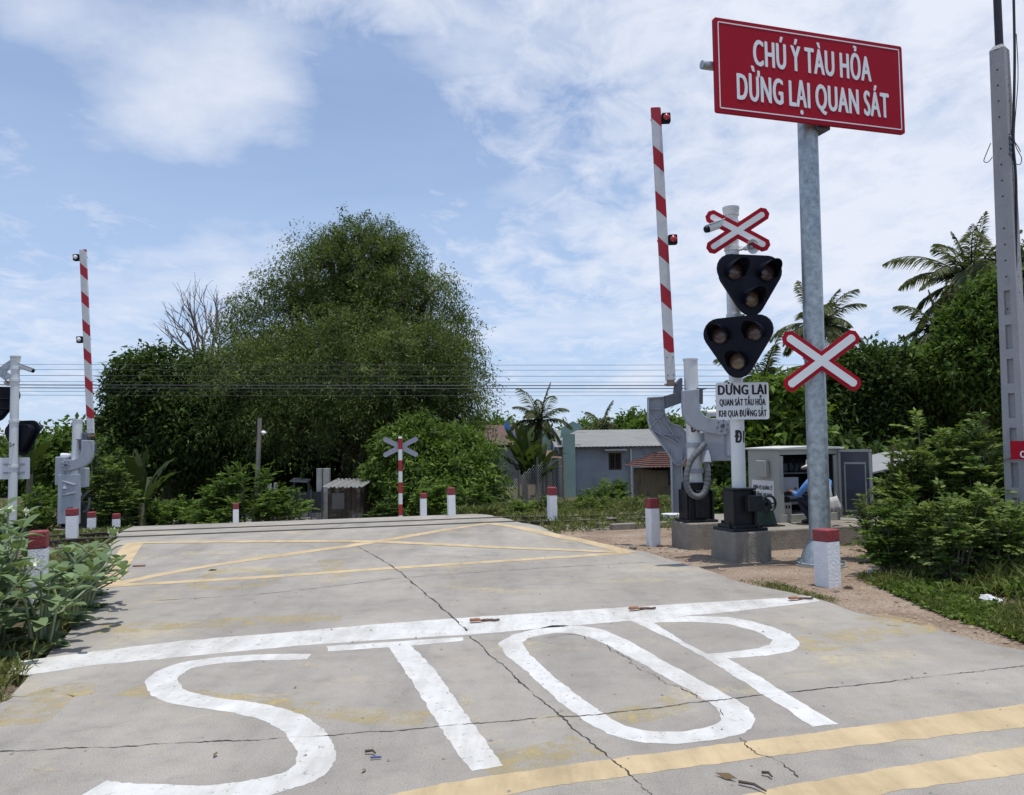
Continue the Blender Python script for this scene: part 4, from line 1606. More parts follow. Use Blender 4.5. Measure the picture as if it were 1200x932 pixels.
ml = Matrix.Translation((-.006, Dp * .52, .48)) @ Matrix.Rotation(-PI / 2, 4, 'Z')
npl = MB().prism(rounded_rect(.60, .37, .01), 0, .004, ml).build('notice_plate', signwhite, cabn)
text_obj('lettering', 'ĐƠN VỊ QUẢN LÝ', .062, .53, blackletter, npl, ml @ Matrix.Translation((0, -.003, .065)))
text_obj('lettering', 'ĐƯỜNG NGANG', .062, .50, blackletter, npl, ml @ Matrix.Translation((0, -.003, -.055)))
# open door with a framed inner panel
dang = -R(45) - RZ
dm = Matrix.Translation((W, -.01, 0)) @ Matrix.Rotation(dang, 4, 'Z')
def dbox(mb, c, s):
    mb.box(dm @ Vector(c), s, dang)
b = MB()
dbox(b, (.27, 0, H / 2 + .01), (.54, .025, H - .06))
dr = b.build('door', mat('door_inside', (.06, .068, .10), .4, coat=.3), cabn)
f = MB()
for c, s in (((.27, -.018, H - .03), (.54, .03, .04)), ((.27, -.018, .06), (.54, .03, .04)), ((.52, -.018, H / 2), (.035, .03, H - .12)), ((.02, -.018, H / 2), (.035, .03, H - .12)), ((.27, -.016, H * .8), (.36, .012, .03)), ((.10, -.016, H * .45), (.02, .012, H * .66)), ((.44, -.016, H * .45), (.02, .012, H * .66)), ((.27, -.016, H * .14), (.36, .012, .02))):
    dbox(f, c, s)
f.build('door_frame', cabinet_m, dr)
hn = MB()
dbox(hn, (.47, -.04, H * .62), (.02, .03, .12))
hn.build('handle', darkgrey, dr)

# green machine box beside the cabinet
gm = mat('dark_green_paint', (.018, .045, .042), .45, .1, .2, 8)
gp = PF + tv * .18 + nv * .55
gt = thing('winding_machine', 'dark green hand machine with a black wheel squeezed between the signal mast and the cabinet', 'machine', (gp.x, gp.y, .262), RZ)
MB().prism([(-.22, 0), (.32, 0), (.28, .12), (.20, .40), (.10, .47), (-.22, .47)], -.15, .2).build('housing', gm, gt, bevel=.02)
b = MB()
b.tube([(.12 + .12 * math.cos(a), -.2, .36 + .12 * math.sin(a)) for a in np.linspace(0, 2 * PI, 25)], .02, 8)
for a in (0, 2.1, 4.2):
    b.cyl((.12, -.2, .36), (.12 + .12 * math.cos(a), -.2, .36 + .12 * math.sin(a)), .011, n=8)
b.cyl((.12, -.23, .36), (.12, -.1, .36), .03, n=14)
b.build('hand_wheel', blackiron, gt, smooth=True)
MB().box((.05, .02, -.0), (.7, .45, .03)).build('skid', blackiron, gt)


# ------------------------------------------------------------------ the worker crouching at the cabinet
def build_person():
    skin = mat('skin', (.30, .17, .11), .6)
    shirt = mat('grey_shirt', (.42, .41, .40), .8, 0, .1, 12, .3, 20)
    sleeve = mat('blue_shirt', (.10, .25, .58), .8, 0, .1, 12, .3, 20)
    trous = mat('navy_trousers', (.012, .015, .03), .85, 0, .2, 12)
    shoe = mat('dark_shoes', (.02, .018, .016), .6)
    V, E, Rd, Z = [], [], [], []

    def j(p, r, zone, parent=None):
        V.append(Vector(p))
        Rd.append(r)
        Z.append(zone)
        if parent is not None:
            E.append((parent, len(V) - 1))
        return len(V) - 1
    pel = j((0, -.14, .27), (.155, .125), 3)
    sp = j((0, -.10, .42), (.145, .115), 1, pel)
    ch = j((0, 0, .60), (.165, .115), 1, sp)
    nb = j((0, .06, .71), (.075, .07), 1, ch)
    nk = j((0, .095, .775), (.052, .052), 0, nb)
    j((0, .12, .83), (.06, .06), 0, nk)
    for s in (-1, 1):
        hp = j((s * .10, -.08, .27), (.10, .10), 3, pel)
        th_ = j((s * .15, .10, .36), (.085, .085), 3, hp)
        kn = j((s * .19, .28, .44), (.066, .066), 3, th_)
        cf = j((s * .17, .18, .26), (.058, .058), 3, kn)
        an = j((s * .15, .06, .09), (.042, .042), 3, cf)
        ft = j((s * .155, .14, .045), (.042, .036), 4, an)
        j((s * .165, .24, .032), (.04, .028), 4, ft)
        shd = j((s * .19, .02, .655), (.072, .072), 2, ch)
        ua = j((s * .25, .09, .545), (.056, .056), 2, shd)
        el = j((s * .275, .17, .455), (.047, .047), 2, ua)
        fa = j((s * .235, .30, .475), (.041, .041), 2, el)
        wr = j((s * .19, .42, .50), (.027, .024), 0, fa)
        pm_ = j((s * .178, .475, .505), (.030, .016), 0, wr)
        for k, (dx, ln) in enumerate(((-.026, .055), (-.009, .068), (.009, .064), (.024, .05))):
            a = j((s * .175 + dx, .515, .505), (.0095, .0095), 0, pm_)
            c = j((s * .173 + dx * 1.15, .515 + ln * .55, .497), (.0085, .0085), 0, a)
            j((s * .172 + dx * 1.2, .515 + ln * .9, .474), (.0075, .0075), 0, c)
        a = j((s * .145, .455, .495), (.011, .011), 0, wr)
        c = j((s * .128, .487, .485), (.0095, .0095), 0, a)
        j((s * .128, .515, .475), (.0085, .0085), 0, c)
    me = bpy.data.meshes.new('body')
    me.from_pydata([tuple(v) for v in V], E, [])
    ob_ = bpy.data.objects.new('person', me)
    col.objects.link(ob_)
    sk = ob_.modifiers.new('skin', 'SKIN')
    sk.use_smooth_shade = True
    if not me.skin_vertices:
        lay = me.attributes.new('skin', 'FLOAT', 'POINT') if False else None
    if me.skin_vertices:
        for i, r_ in enumerate(Rd):
            me.skin_vertices[0].data[i].radius = r_ if isinstance(r_, tuple) else (r_, r_)
            me.skin_vertices[0].data[i].use_root = (i == 0)
    ob_.modifiers.new('sub', 'SUBSURF').render_levels = 1
    ob_.modifiers['sub'].levels = 1
    dg = bpy.context.evaluated_depsgraph_get()
    dg.update()
    body = bpy.data.meshes.new_from_object(ob_.evaluated_get(dg))
    bm = bmesh.new()
    bm.from_mesh(body)
    # head: a shaped skull with jaw, nose, ears, eye hollows and mouth
    hm = Matrix.Translation((0, .135, .885)) @ Matrix.Rotation(R(-18), 4, 'X')
    before = set(bm.verts)
    bmesh.ops.create_uvsphere(bm, u_segments=24, v_segments=18, radius=1.0)
    for v in [v for v in bm.verts if v not in before]:
        x, y, z = v.co
        w = 0.074 * (1 - 0.22 * max(0, -z))
        q = Vector((x * w, y * .094, z * .112))
        if y > 0:
            q.y += .026 * math.exp(-((x / .16) ** 2) - ((z + .12) / .22) ** 2)
            for ex in (-.42, .42):
                q.y -= .010 * math.exp(-(((x - ex) / .16) ** 2) - ((z - .1) / .13) ** 2)
            q.y -= .006 * math.exp(-((x / .3) ** 2) - ((z + .52) / .06) ** 2)
        v.co = hm @ q
    for s in (-1, 1):
        b4 = set(bm.verts)
        bmesh.ops.create_uvsphere(bm, u_segments=10, v_segments=8, radius=1.0)
        for v in [v for v in bm.verts if v not in b4]:
            v.co = hm @ Vector((s * .076 + v.co.x * .012, -.005 + v.co.y * .02, v.co.z * .032))
    bm.to_mesh(body)
    bm.free()
    body.materials.clear()
    for m in (skin, shirt, sleeve, trous, shoe):
        body.materials.append(m)
    hc = Vector((0, .135, .885))
    for p in body.polygons:
        c = p.center
        if (c - hc).length < .135 and c.z > .78:
            p.material_index = 0
        else:
            best, bz = 9, 0
            for (a, b2) in E:
                A, B_ = V[a], V[b2]
                d = B_ - A
                t_ = max(0, min(1, (c - A).dot(d) / max(1e-9, d.length_squared)))
                dd = (c - (A + d * t_)).length
                if dd < best:
                    best, bz = dd, Z[b2] if t_ > .35 else Z[a]
            p.material_index = bz
        p.use_smooth = True
    bpy.data.objects.remove(ob_)
    bpy.data.meshes.remove(me)
    o = bpy.data.objects.new('person', body)
    col.objects.link(o)
    tag(o, 'worker in a pale sun hat crouching at the open cabinet behind the grey pole', 'person')
    # hat, loose shirt tail, eyes and hair
    hat = mat('pale_hat', (.55, .52, .45), .85, 0, .1, 20)
    q = hm
    prof = [(.185, -.015), (.165, .005), (.105, .028), (.098, .06), (.085, .105), (.05, .125), (0, .13), (0, .124), (.045, .118), (.08, .098), (.09, .06), (.10, .024), (.165, -.001), (.185, -.021), (.185, -.015)]
    MB().lathe(prof, q @ Vector((0, 0, .03)), q.to_3x3() @ Vector((0, -.1, 1)), 32).build('hat', hat, o, smooth=True)
    MB().lathe([(.081, -.06), (.089, -.02), (.089, .04), (.05, .09), (0, .1)], q @ Vector((0, -.014, 0)), q.to_3x3() @ Vector((0, -.15, 1)), 24).build('hair', mat('black_hair', (.01, .009, .008), .6), o, smooth=True)
    e = MB()
    for s in (-1, 1):
        e.lathe([(0, .006), (.006, .004), (.009, 0)], q @ Vector((s * .03, .088, .012)), q.to_3x3() @ Vector((0, 1, 0)), 12)
    e.build('eyes', mat('eye_dark', (.03, .02, .015), .2), o)
    tail = MB()
    vs, fs = [], []
    n = 26
    for k in range(4):
        for i in range(n + 1):
            a = PI * (1.0 + i / n) if False else -PI * .12 - PI * .76 * i / n
            rx, ry = .172 + .02 * k, .140 + .022 * k
            wv = .012 * math.sin(i * 1.9) * k
            vs.append((math.cos(a) * (rx + wv), -.12 + math.sin(a) * (ry + wv), .44 - .075 * k + .02 * math.cos(a)))
    for k in range(3):
        for i in range(n):
            fs.append((k * (n + 1) + i, (k + 1) * (n + 1) + i, (k + 1) * (n + 1) + i + 1, k * (n + 1) + i + 1))
    tl = tail.add(vs, fs).build('shirt_tail', shirt, o, smooth=True)
    sd = tl.modifiers.new('solid', 'SOLIDIFY')
    sd.thickness = .008
    return o


wk = build_person()
wp = P(962, 612, 12.95)
wk.location = (wp.x, wp.y, .262)
wk.scale = (1.0, 1.0, 1.0)
wk.rotation_euler = (0, 0, R(20))


# ------------------------------------------------------------------ concrete utility pole at the right edge
def build_utility_pole():
    D = 10.0
    g = P(1199, 668, D)
    g.z = ground_z(g.x, g.y)
    t = thing('utility_pole', 'tall slotted concrete power pole at the right edge with a dark pipe above', 'power pole', g)
    zt = (P(1168, 60, D) - g).z
    tx = (P(1171, 60, D) - g).x
    yaw = R(38)
    def at(z):
        return Vector((tx * z / zt, 0, z))
    def wd(z):
        return 0.252 - (0.252 - 0.168) * z / zt
    n = 26
    def section(mb, x0, x1, y0, y1, za, zb):
        """a piece of the tapering pole between two heights, given in shares of its width"""
        vs = []
        for z in (za, zb):
            c, w = at(z), wd(z)
            for x, y in ((x0, y0), (x1, y0), (x1, y1), (x0, y1)):
                q = Matrix.Rotation(yaw, 3, 'Z') @ Vector((x * w, y * w, 0))
                vs.append(c + q)
        mb.add(vs, [(3, 2, 1, 0), (4, 5, 6, 7), (0, 1, 5, 4), (1, 2, 6, 5), (2, 3, 7, 6), (3, 0, 4, 7)])
    b = MB()
    # core, and on its left face two flanges with rungs between them that leave the slots open
    section(b, -.30, .5, -.5, .5, -.4, zt)
    section(b, -.5, -.302, -.5, -.17, -.4, zt)
    section(b, -.5, -.302, .17, .5, -.4, zt)
    z = -.35
    slots = []
    while z < zt - .3:
        if z < 3.15:
            section(b, -.495, -.304, -.172, .172, z, z + .12)
            z += .12 + .30
        else:
            section(b, -.495, -.304, -.172, .172, z, zt - .01)
            break
    b.build('shaft', concrete_pole, t)
    vs = []
    c, w = at(zt), wd(zt)
    cap = MB()
    pts = [c + Matrix.Rotation(yaw, 3, 'Z') @ Vector((x * w, y * w, .003)) for x, y in ((-.5, -.5), (.5, -.5), (.5, .5), (-.5, .5))]
    pts2 = [c + Matrix.Rotation(yaw, 3, 'Z') @ Vector((x * w * .6, y * w * .6, .06)) for x, y in ((-.5, -.5), (.5, -.5), (.5, .5), (-.5, .5))]
    cap.add(pts + pts2, [(3, 2, 1, 0), (4, 5, 6, 7), (0, 1, 5, 4), (1, 2, 6, 5), (2, 3, 7, 6), (3, 0, 4, 7)]).build('pole_top', concrete_pole, t)
    h = MB()
    for k in range(16):
        z = 3.2 + k * .2
        for face in (0, 1):
            if (k * 7 + face * 3) % 5 == 0:
                continue
            c, w = at(z), wd(z)
            q = Vector((0.0, -.501 * w, 0)) if face == 0 else Vector((-.501 * w, 0.0, 0))
            d = Vector((0, -1, 0)) if face == 0 else Vector((-1, 0, 0))
            Rm = Matrix.Rotation(yaw, 3, 'Z')
            h.cyl(c + Rm @ q, c + Rm @ (q + d * .002), .011, n=10)
    h.build('bolt_hole', blackletter, t)
    p0 = P(1174, 120, D + .16) - g
    p1 = P(1166, -60, D + .16) - g
    MB().cyl(p0, p1, .05, .046, 16).build('extension_pipe', blackpipe, t, smooth=True)
    c = MB()
    def cab(pix, r, dd=.1):
        c.tube(spline([P(u, v, D - dd) - g for u, v in pix], 8), r, 6)
    cab([(1187, -40), (1189, 60), (1188, 130), (1187, 165), (1190, 200), (1191, 240), (1190, 330)], .016)
    cab([(1191, 40), (1193, 90), (1189, 150), (1190, 170), (1197, 185), (1195, 193), (1188, 190), (1186, 180)], .005)
    cab([(1161, 168), (1156, 180), (1153, 189), (1158, 190), (1163, 184)], .005, .2)
    cab([(1188, 165), (1193, 172), (1196, 178)], .005)
    c.build('hanging_cable', cablem, t)
    i = MB()
    for k in range(4):
        p = P(1183.5, 160 + k * 6.5, D - .12) - g
        i.lathe([(.0, -.03), (.022, -.03), (.022, 0), (.012, .01), (.012, .03), (0, .03)], p, (0, 0, 1), 12)
    i.build('insulator', darkgrey, t)
    # red plate of which only the first letter shows
    a, d_ = P(1184, 517, D - .25) - g, P(1240, 538, D - .25) - g
    cx = (a + d_) / 2
    pm_ = Matrix.Translation(cx)
    Wp, Hp = d_.x - a.x, a.z - d_.z
    pl = MB().prism([(-Wp / 2, -Hp / 2), (Wp / 2, -Hp / 2), (Wp / 2, Hp / 2), (-Wp / 2, Hp / 2)], 0, .006, pm_).build('red_plate', signred, t)
    lc = P(1198, 532.5, D - .25) - g
    text_obj('lettering', 'C', .075, .06, signwhite, pl, Matrix.Translation((lc.x, lc.y - .003, lc.z)))
    return t


build_utility_pole()


# ------------------------------------------------------------------ striped crossbuck post beyond the track, wooden pole with lamp
def build_far_post():
    D = 22.0
    top, bot = P(467, 514, D), P(469.5, 604, D)
    g = Vector((bot.x, bot.y, ground_z(bot.x, bot.y)))
    t = thing('crossbuck_post', 'red and white banded post carrying the grey back of a crossbuck beyond the track', 'railway sign', g)
    Lh = top.z - g.z
    b = MB()
    seg = (top.z - bot.z) / 7
    zs = [-.2]
    z = bot.z - g.z
    red = MB()
    wht = MB()
    for k in range(-3, 7):
        z0, z1 = max(-.3, z + k * seg), z + (k + 1) * seg
        if z1 < -.3:
            continue
        (red if k % 2 == 0 else wht).cyl((0, 0, z0), (0, 0, z1), .055, n=16)
    red.build('red_band', mat('band_red', (.36, .02, .03), .5), t, smooth=True)
    wht.build('white_band', white_paint, t, smooth=True)
    MB().cyl((0, 0, Lh + .002), (0, 0, Lh + .05), .058, .05, 16).build('post_cap', white_paint, t, smooth=True)
    m = Matrix.Translation((0, .08, P(467, 524, D).z - g.z)) @ Matrix.Rotation(R(6), 4, 'Z')
    MB().prism(x_outline(1.02, .13, R(27)), 0, .012, m).build('crossbuck', mat('grey_sheet_back', (.30, .31, .37), .5, .2), t)


build_far_post()


def build_lamp_pole():
    D = 26.0
    top, bot = P(304.5, 490, D), P(299, 600, D)
    g = Vector((bot.x, bot.y, ground_z(bot.x, bot.y)))
    t = thing('lamp_pole', 'leaning weathered wooden pole with a small white lamp before the dark trees', 'lamp pole', g)
    wood = mat('weathered_wood', (.24, .21, .18), .9, 0, .2, 12, .4, 25, stretch=(1, 1, .2))
    tp = top - g
    MB().tube([(0, 0, -.3), tp * .5 + Vector((.01, 0, 0)), tp], [.085, .075, .065], 12).build('pole', wood, t, smooth=True)
    q = P(309, 507, D - .1) - g
    l_ = MB().lathe([(.0, .06), (.05, .05), (.09, 0), (.085, -.02), (0, -.02)], q, (0.2, 0, 1), 18).build('lamp_shade', white_paint, t, smooth=True)
    MB().lathe([(.0, -.08), (.04, -.06), (.05, -.02)], q, (0.2, 0, 1), 14).build('bulb', signwhite, l_, smooth=True)
    MB().tube([tp * .86, q + Vector((0, 0, .1)), q + Vector((0, 0, .05))], .014, 6).build('lamp_arm', darkgrey, t)


build_lamp_pole()


# ------------------------------------------------------------------ overhead wires
WY = 26.5
for v, r_, what in ((428.5, .010, 'thin overhead wire, topmost of the bundle across the trees'), (434.5, .010, 'thin overhead wire, second from the top of the bundle'), (441.5, .013, 'overhead wire, third from the top of the bundle'), (448.5, .010, 'thin overhead wire above the two thick cables'),
                   (452.5, .026, 'thick dark overhead cable, upper of the two'), (456, .024, 'thick dark overhead cable, lower of the two'), (460.0, .010, 'thin overhead wire just under the thick cables'), (464.5, .010, 'thin overhead wire, lowest of the bundle')):
    pts = []
    for i in range(41):
        u = -400 + 50 * i
        k = (u - 600) / 1000
        p = P(u, v - 3.0 + 5 * (1 - k * k) * .5 + (random.random() - .5) * .15, WY)
        pts.append(p)
    o = MB().tube(pts, r_ * .62, 5).build('overhead_wire', wirem)
    tag(o, what, 'wire', 'overhead wires across the scene')
# ------------------------------------------------------------------ buildings
def build_house():
    D = 45.0
    A = P(656, 586, D)
    z0 = ground_z(A.x, A.y)
    g = Vector((A.x, A.y, z0 - .1))
    t = thing('house', 'grey blue rendered house with a low sheet roof and one barred window behind the weeds', 'house', g)

    def q(u, v, dd=0.0):
        return P(u, v, D + dd) - g
    wallm = mat('blue_grey_render', (.30, .335, .385), .9, 0, .16, .7, .2, 20, c2=(.30, .335, .39), spot=(.15, .16, .175), spot_t=(.50, .74), spot_scale=.9)
    greenm = mat('pale_green_render', (.24, .36, .34), .85, 0, .1, 1.2, spot=(.17, .26, .25), spot_t=(.6, .8))
    x0, x1 = 0, q(868, 560).x
    zt = q(700, 524).z
    wx0, wx1, wz0, wz1 = q(702, 0).x, q(717, 0).x, q(0, 561).z, q(0, 541).z
    b = MB()
    # wall round the window opening
    for (a, c, e, f) in ((x0, wx0, 0, zt), (wx1, x1, 0, zt), (wx0, wx1, 0, wz0), (wx0, wx1, wz1, zt)):
        b.box(((a + c) / 2, .1, (e + f) / 2), (c - a, .2, f - e))
    b.box((x0 + .1, 3.6, zt / 2 + .2), (.2, 6.8, zt + .4))
    b.box((x1 - .1, 3.6, zt / 2 + .2), (.2, 6.8, zt + .4))
    b.box(((x0 + x1) / 2, 7.1, zt / 2 + .4), (x1 - x0, .2, zt + .8))
    b.build('wall', wallm, t)
    rf = MB()
    e0, e1 = q(662, 524.5, -.4), q(806, 520, -.4)
    n = 46
    vs, fs = [], []
    for i in range(n * 4 + 1):
        x = -.25 + (x1 + .5) * i / (n * 4)
        wv = .012 * math.sin(i * PI / 2)
        vs += [(x, -.35, zt + .03 + wv), (x, 7.5, zt + 1.05 + wv)]
    for i in range(n * 4):
        fs.append((2 * i, 2 * i + 2, 2 * i + 3, 2 * i + 1))
    r = rf.add(vs, fs).build('roof', mat('house_sheet_roof', (.21, .21, .20), .8, .0, .1, .8, spot=(.13, .12, .11), spot_t=(.55, .75), spot_scale=.7), t)
    s = r.modifiers.new('s', 'SOLIDIFY')
    s.thickness = .03
    w = MB()
    wxc, wzc = (wx0 + wx1) / 2, (wz0 + wz1) / 2
    wood = mat('brown_window_wood', (.075, .045, .035), .6)
    for sx in (-1, 1):
        w.box((wxc + sx * (wx1 - wx0 - .07) / 2, .06, wzc), (.07, .1, wz1 - wz0))
    w.box((wxc, .06, wz1 - .035), (wx1 - wx0 - .15, .1, .07))
    w.box((wxc, .06, wz0 + .035), (wx1 - wx0 - .15, .1, .07))
    w.box((wxc, .06, wzc), (.05, .08, wz1 - wz0 - .15))
    win = w.build('window', wood, t)
    MB().box((wxc, .14, wzc), (wx1 - wx0 - .1, .02, wz1 - wz0 - .1)).build('pane', mat('dark_glass', (.02, .022, .025), .1), win)
    k = MB()
    for i in range(6):
        k.cyl((wx0 + .1 + i * (wx1 - wx0 - .2) / 5, .0, wz0 + .07), (wx0 + .1 + i * (wx1 - wx0 - .2) / 5, .0, wz1 - .07), .012, n=6)
    k.build('window_bars', wood, win)
    MB().box((wxc, -.2, q(0, 537.5).z), (q(722, 0).x - q(697, 0).x, .5, .09)).build('lintel_canopy', mat('canopy_concrete', (.34, .35, .36), .8), t)
    p = q(739, 525)
    MB().cyl((p.x, -.07, .1), (p.x, -.07, p.z - .03), .055, n=12).build('drain_pipe', mat('white_pipe', (.6, .62, .64), .5), t, smooth=True)
    # green gable end, pillar and porch at the left
    a, c = q(659, 509), q(674, 577)
    b = MB()
    b.box(((a.x + c.x) / 2, -.35, a.z / 2), (c.x - a.x, .5, a.z))
    b.prism([(q(648, 0).x, q(0, 523).z), (q(674, 0).x, q(0, 513).z + .1), (q(672, 0).x, q(0, 508).z), (q(663, 0).x, q(0, 503).z), (q(650, 0).x, q(0, 510).z)], .2, .5)
    b.build('gable_pillar', greenm, t)
    a, c = q(636, 505, 3), q(648, 524, 3)
    MB().box(((a.x + c.x) / 2, 3.6, a.z / 2), (c.x - a.x, 1.2, a.z)).build('green_wall', greenm, t)
    a, c = q(626, 529), q(660, 537)
    pr = MB().box(((a.x + c.x) / 2, .4, (a.z + c.z) / 2), (c.x - a.x, 2.2, .06), 0, 0, R(10)).build('porch_roof', rust, t)
    pp = MB()
    for u in (628, 640):
        x = q(u, 0).x
        pp.cyl((x, -.55, 0), (x, -.55, c.z), .06, n=10)
    pp.build('porch_post', mat('porch_post_wood', (.12, .1, .085), .8), t)
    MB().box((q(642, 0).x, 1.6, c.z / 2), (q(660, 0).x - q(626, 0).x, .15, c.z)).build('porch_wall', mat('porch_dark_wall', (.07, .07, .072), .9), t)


build_house()


def tiled_roof_mat():
    return mat('red_roof_tiles', (.095, .040, .030), .85, 0, .35, 3, .8, 12, spot=(.07, .03, .026), spot_t=(.5, .7), spot_scale=5)


def build_hut():
    D = 29.0
    A = P(768, 582, D)
    z0 = ground_z(A.x, A.y)
    g = Vector((A.x, A.y, z0 - .05))
    t = thing('tiled_hut', 'low ochre hut with a red tiled roof seen behind the barrier machine', 'hut', g, R(6))

    def q(u, v):
        return P(u, v, D) - g
    x0, x1, zt = 0, q(856, 0).x, q(790, 551).z
    b = MB()
    b.box(((x0 + x1) / 2, 1.5, zt / 2), (x1 - x0, 3, zt))
    b.prism([(x0 + .02, zt), (x1 - .02, zt), (x1 / 2, zt + .75)], 1.3, 1.7)
    b.build('wall', mat('ochre_wall', (.20, .155, .09), .9, 0, .2, 1.2, spot=(.09, .08, .07), spot_t=(.5, .7), spot_scale=1.6), t)
    e, rg = q(757, 549).z, q(800, 534).z
    # hipped tile roof in ridged courses
    def slope(p0, p1, p2, p3, rows, cols):
        vs, fs = [], []
        for r_ in range(rows):
            for s_ in (0, 1):
                f = (r_ + s_) / rows
                for i in range(cols * 2 + 1):
                    k = i / (cols * 2)
                    p = p0.lerp(p1, k).lerp(p3.lerp(p2, k), f)
                    p = p + Vector((0, 0, .025 * (i % 2) + (.035 if s_ == 0 else 0)))
                    vs.append(p)
        W_ = cols * 2 + 1
        for r_ in range(rows):
            for i in range(W_ - 1):
                a = r_ * 2 * W_ + i
                fs.append((a, a + 1, a + 1 + W_, a + W_))
            if r_ < rows - 1:
                for i in range(W_ - 1):
                    a = (r_ * 2 + 1) * W_ + i
                    fs.append((a, a + 1, a + 1 + W_, a + W_))
        return vs, fs
    b = MB()
    o = .35
    xa, xb = x0 - o, x1 + o
    P0, P1 = Vector((xa, -o, e)), Vector((xb, -o, e))
    Q0, Q1 = Vector((xa + .9, 1.5, rg + .1)), Vector((xb - .9, 1.5, rg + .1))
    B0, B1 = Vector((xa, 3 + o, e)), Vector((xb, 3 + o, e))
    b.add(*slope(P0, P1, Q1, Q0, 8, 26))
    b.add(*slope(B1, B0, Q0, Q1, 8, 26))
    b.add(*slope(B0, P0, Q0, Q0, 8, 14))
    b.add(*slope(P1, B1, Q1, Q1, 8, 14))
    b.build('roof', tiled_roof_mat(), t)
    p = q(787, 560)
    b = MB().box((p.x, -.03, p.z), (.22, .1, .5))
    b.build('window', mat('hut_dark_window', (.025, .022, .02), .7), t)


build_hut()


def build_far_roof(name, label, u0, u1, vt, vb, D, wallc, roofm, rise):
    A, B_ = P(u0, vb, D), P(u1, vb, D)
    z0 = ground_z(A.x, D) - .1
    g = Vector((A.x, D, z0))
    t = thing(name, label, 'house', g)
    w, zt, ze = B_.x - A.x, P((u0 + u1) / 2, vt, D).z - z0, P((u0 + u1) / 2, vb, D).z - z0
    MB().box((w / 2, 3, ze / 2 - .05), (w - .5, 6, ze - .1)).build('wall', mat('far_wall_' + name, wallc, .9), t)
    b = MB()
    b.prism([(0, ze), (w, ze), (w * .86, zt), (w * .14, zt)], 2.6, 3.4) if rise else None
    vs = [(0, -.3, ze), (w, -.3, ze), (w, 6.3, ze), (0, 6.3, ze), (w * .03, 3, zt), (w * .97, 3, zt)]
    b.add(vs, [(0, 1, 5, 4), (2, 3, 4, 5), (1, 2, 5), (3, 0, 4), (3, 2, 1, 0)]).build('roof', roofm, t)
    return t


darkroof = mat('dark_sheet_roof', (.075, .07, .068), .8, 0, .2, 1, spot=(.13, .11, .1), spot_t=(.55, .7))
build_far_roof('distant_house', 'distant house showing only its long dark roof over the grey house', 728, 800, 511, 526, 60, (.2, .2, .2), darkroof, False)
ft = build_far_roof('distant_house', 'distant house with a faded red roof and blue gable board left of the palm', 566, 612, 497, 522, 56, (.25, .2, .18), mat('faded_red_roof', (.10, .055, .048), .8, 0, .2, 1.2), False)
a = P(590, 498, 55.6) - ft.location
MB().prism([(a.x, a.z), (a.x + .25, a.z + .3), (a.x + 1.05, a.z - 1.3), (a.x + .45, a.z - 1.1)], 0 + a.y, .1 + a.y).build('gable_board', mat('blue_board', (.06, .20, .50), .6, spot=(.6, .65, .7), spot_t=(.52, .56), spot_scale=1.3), ft)


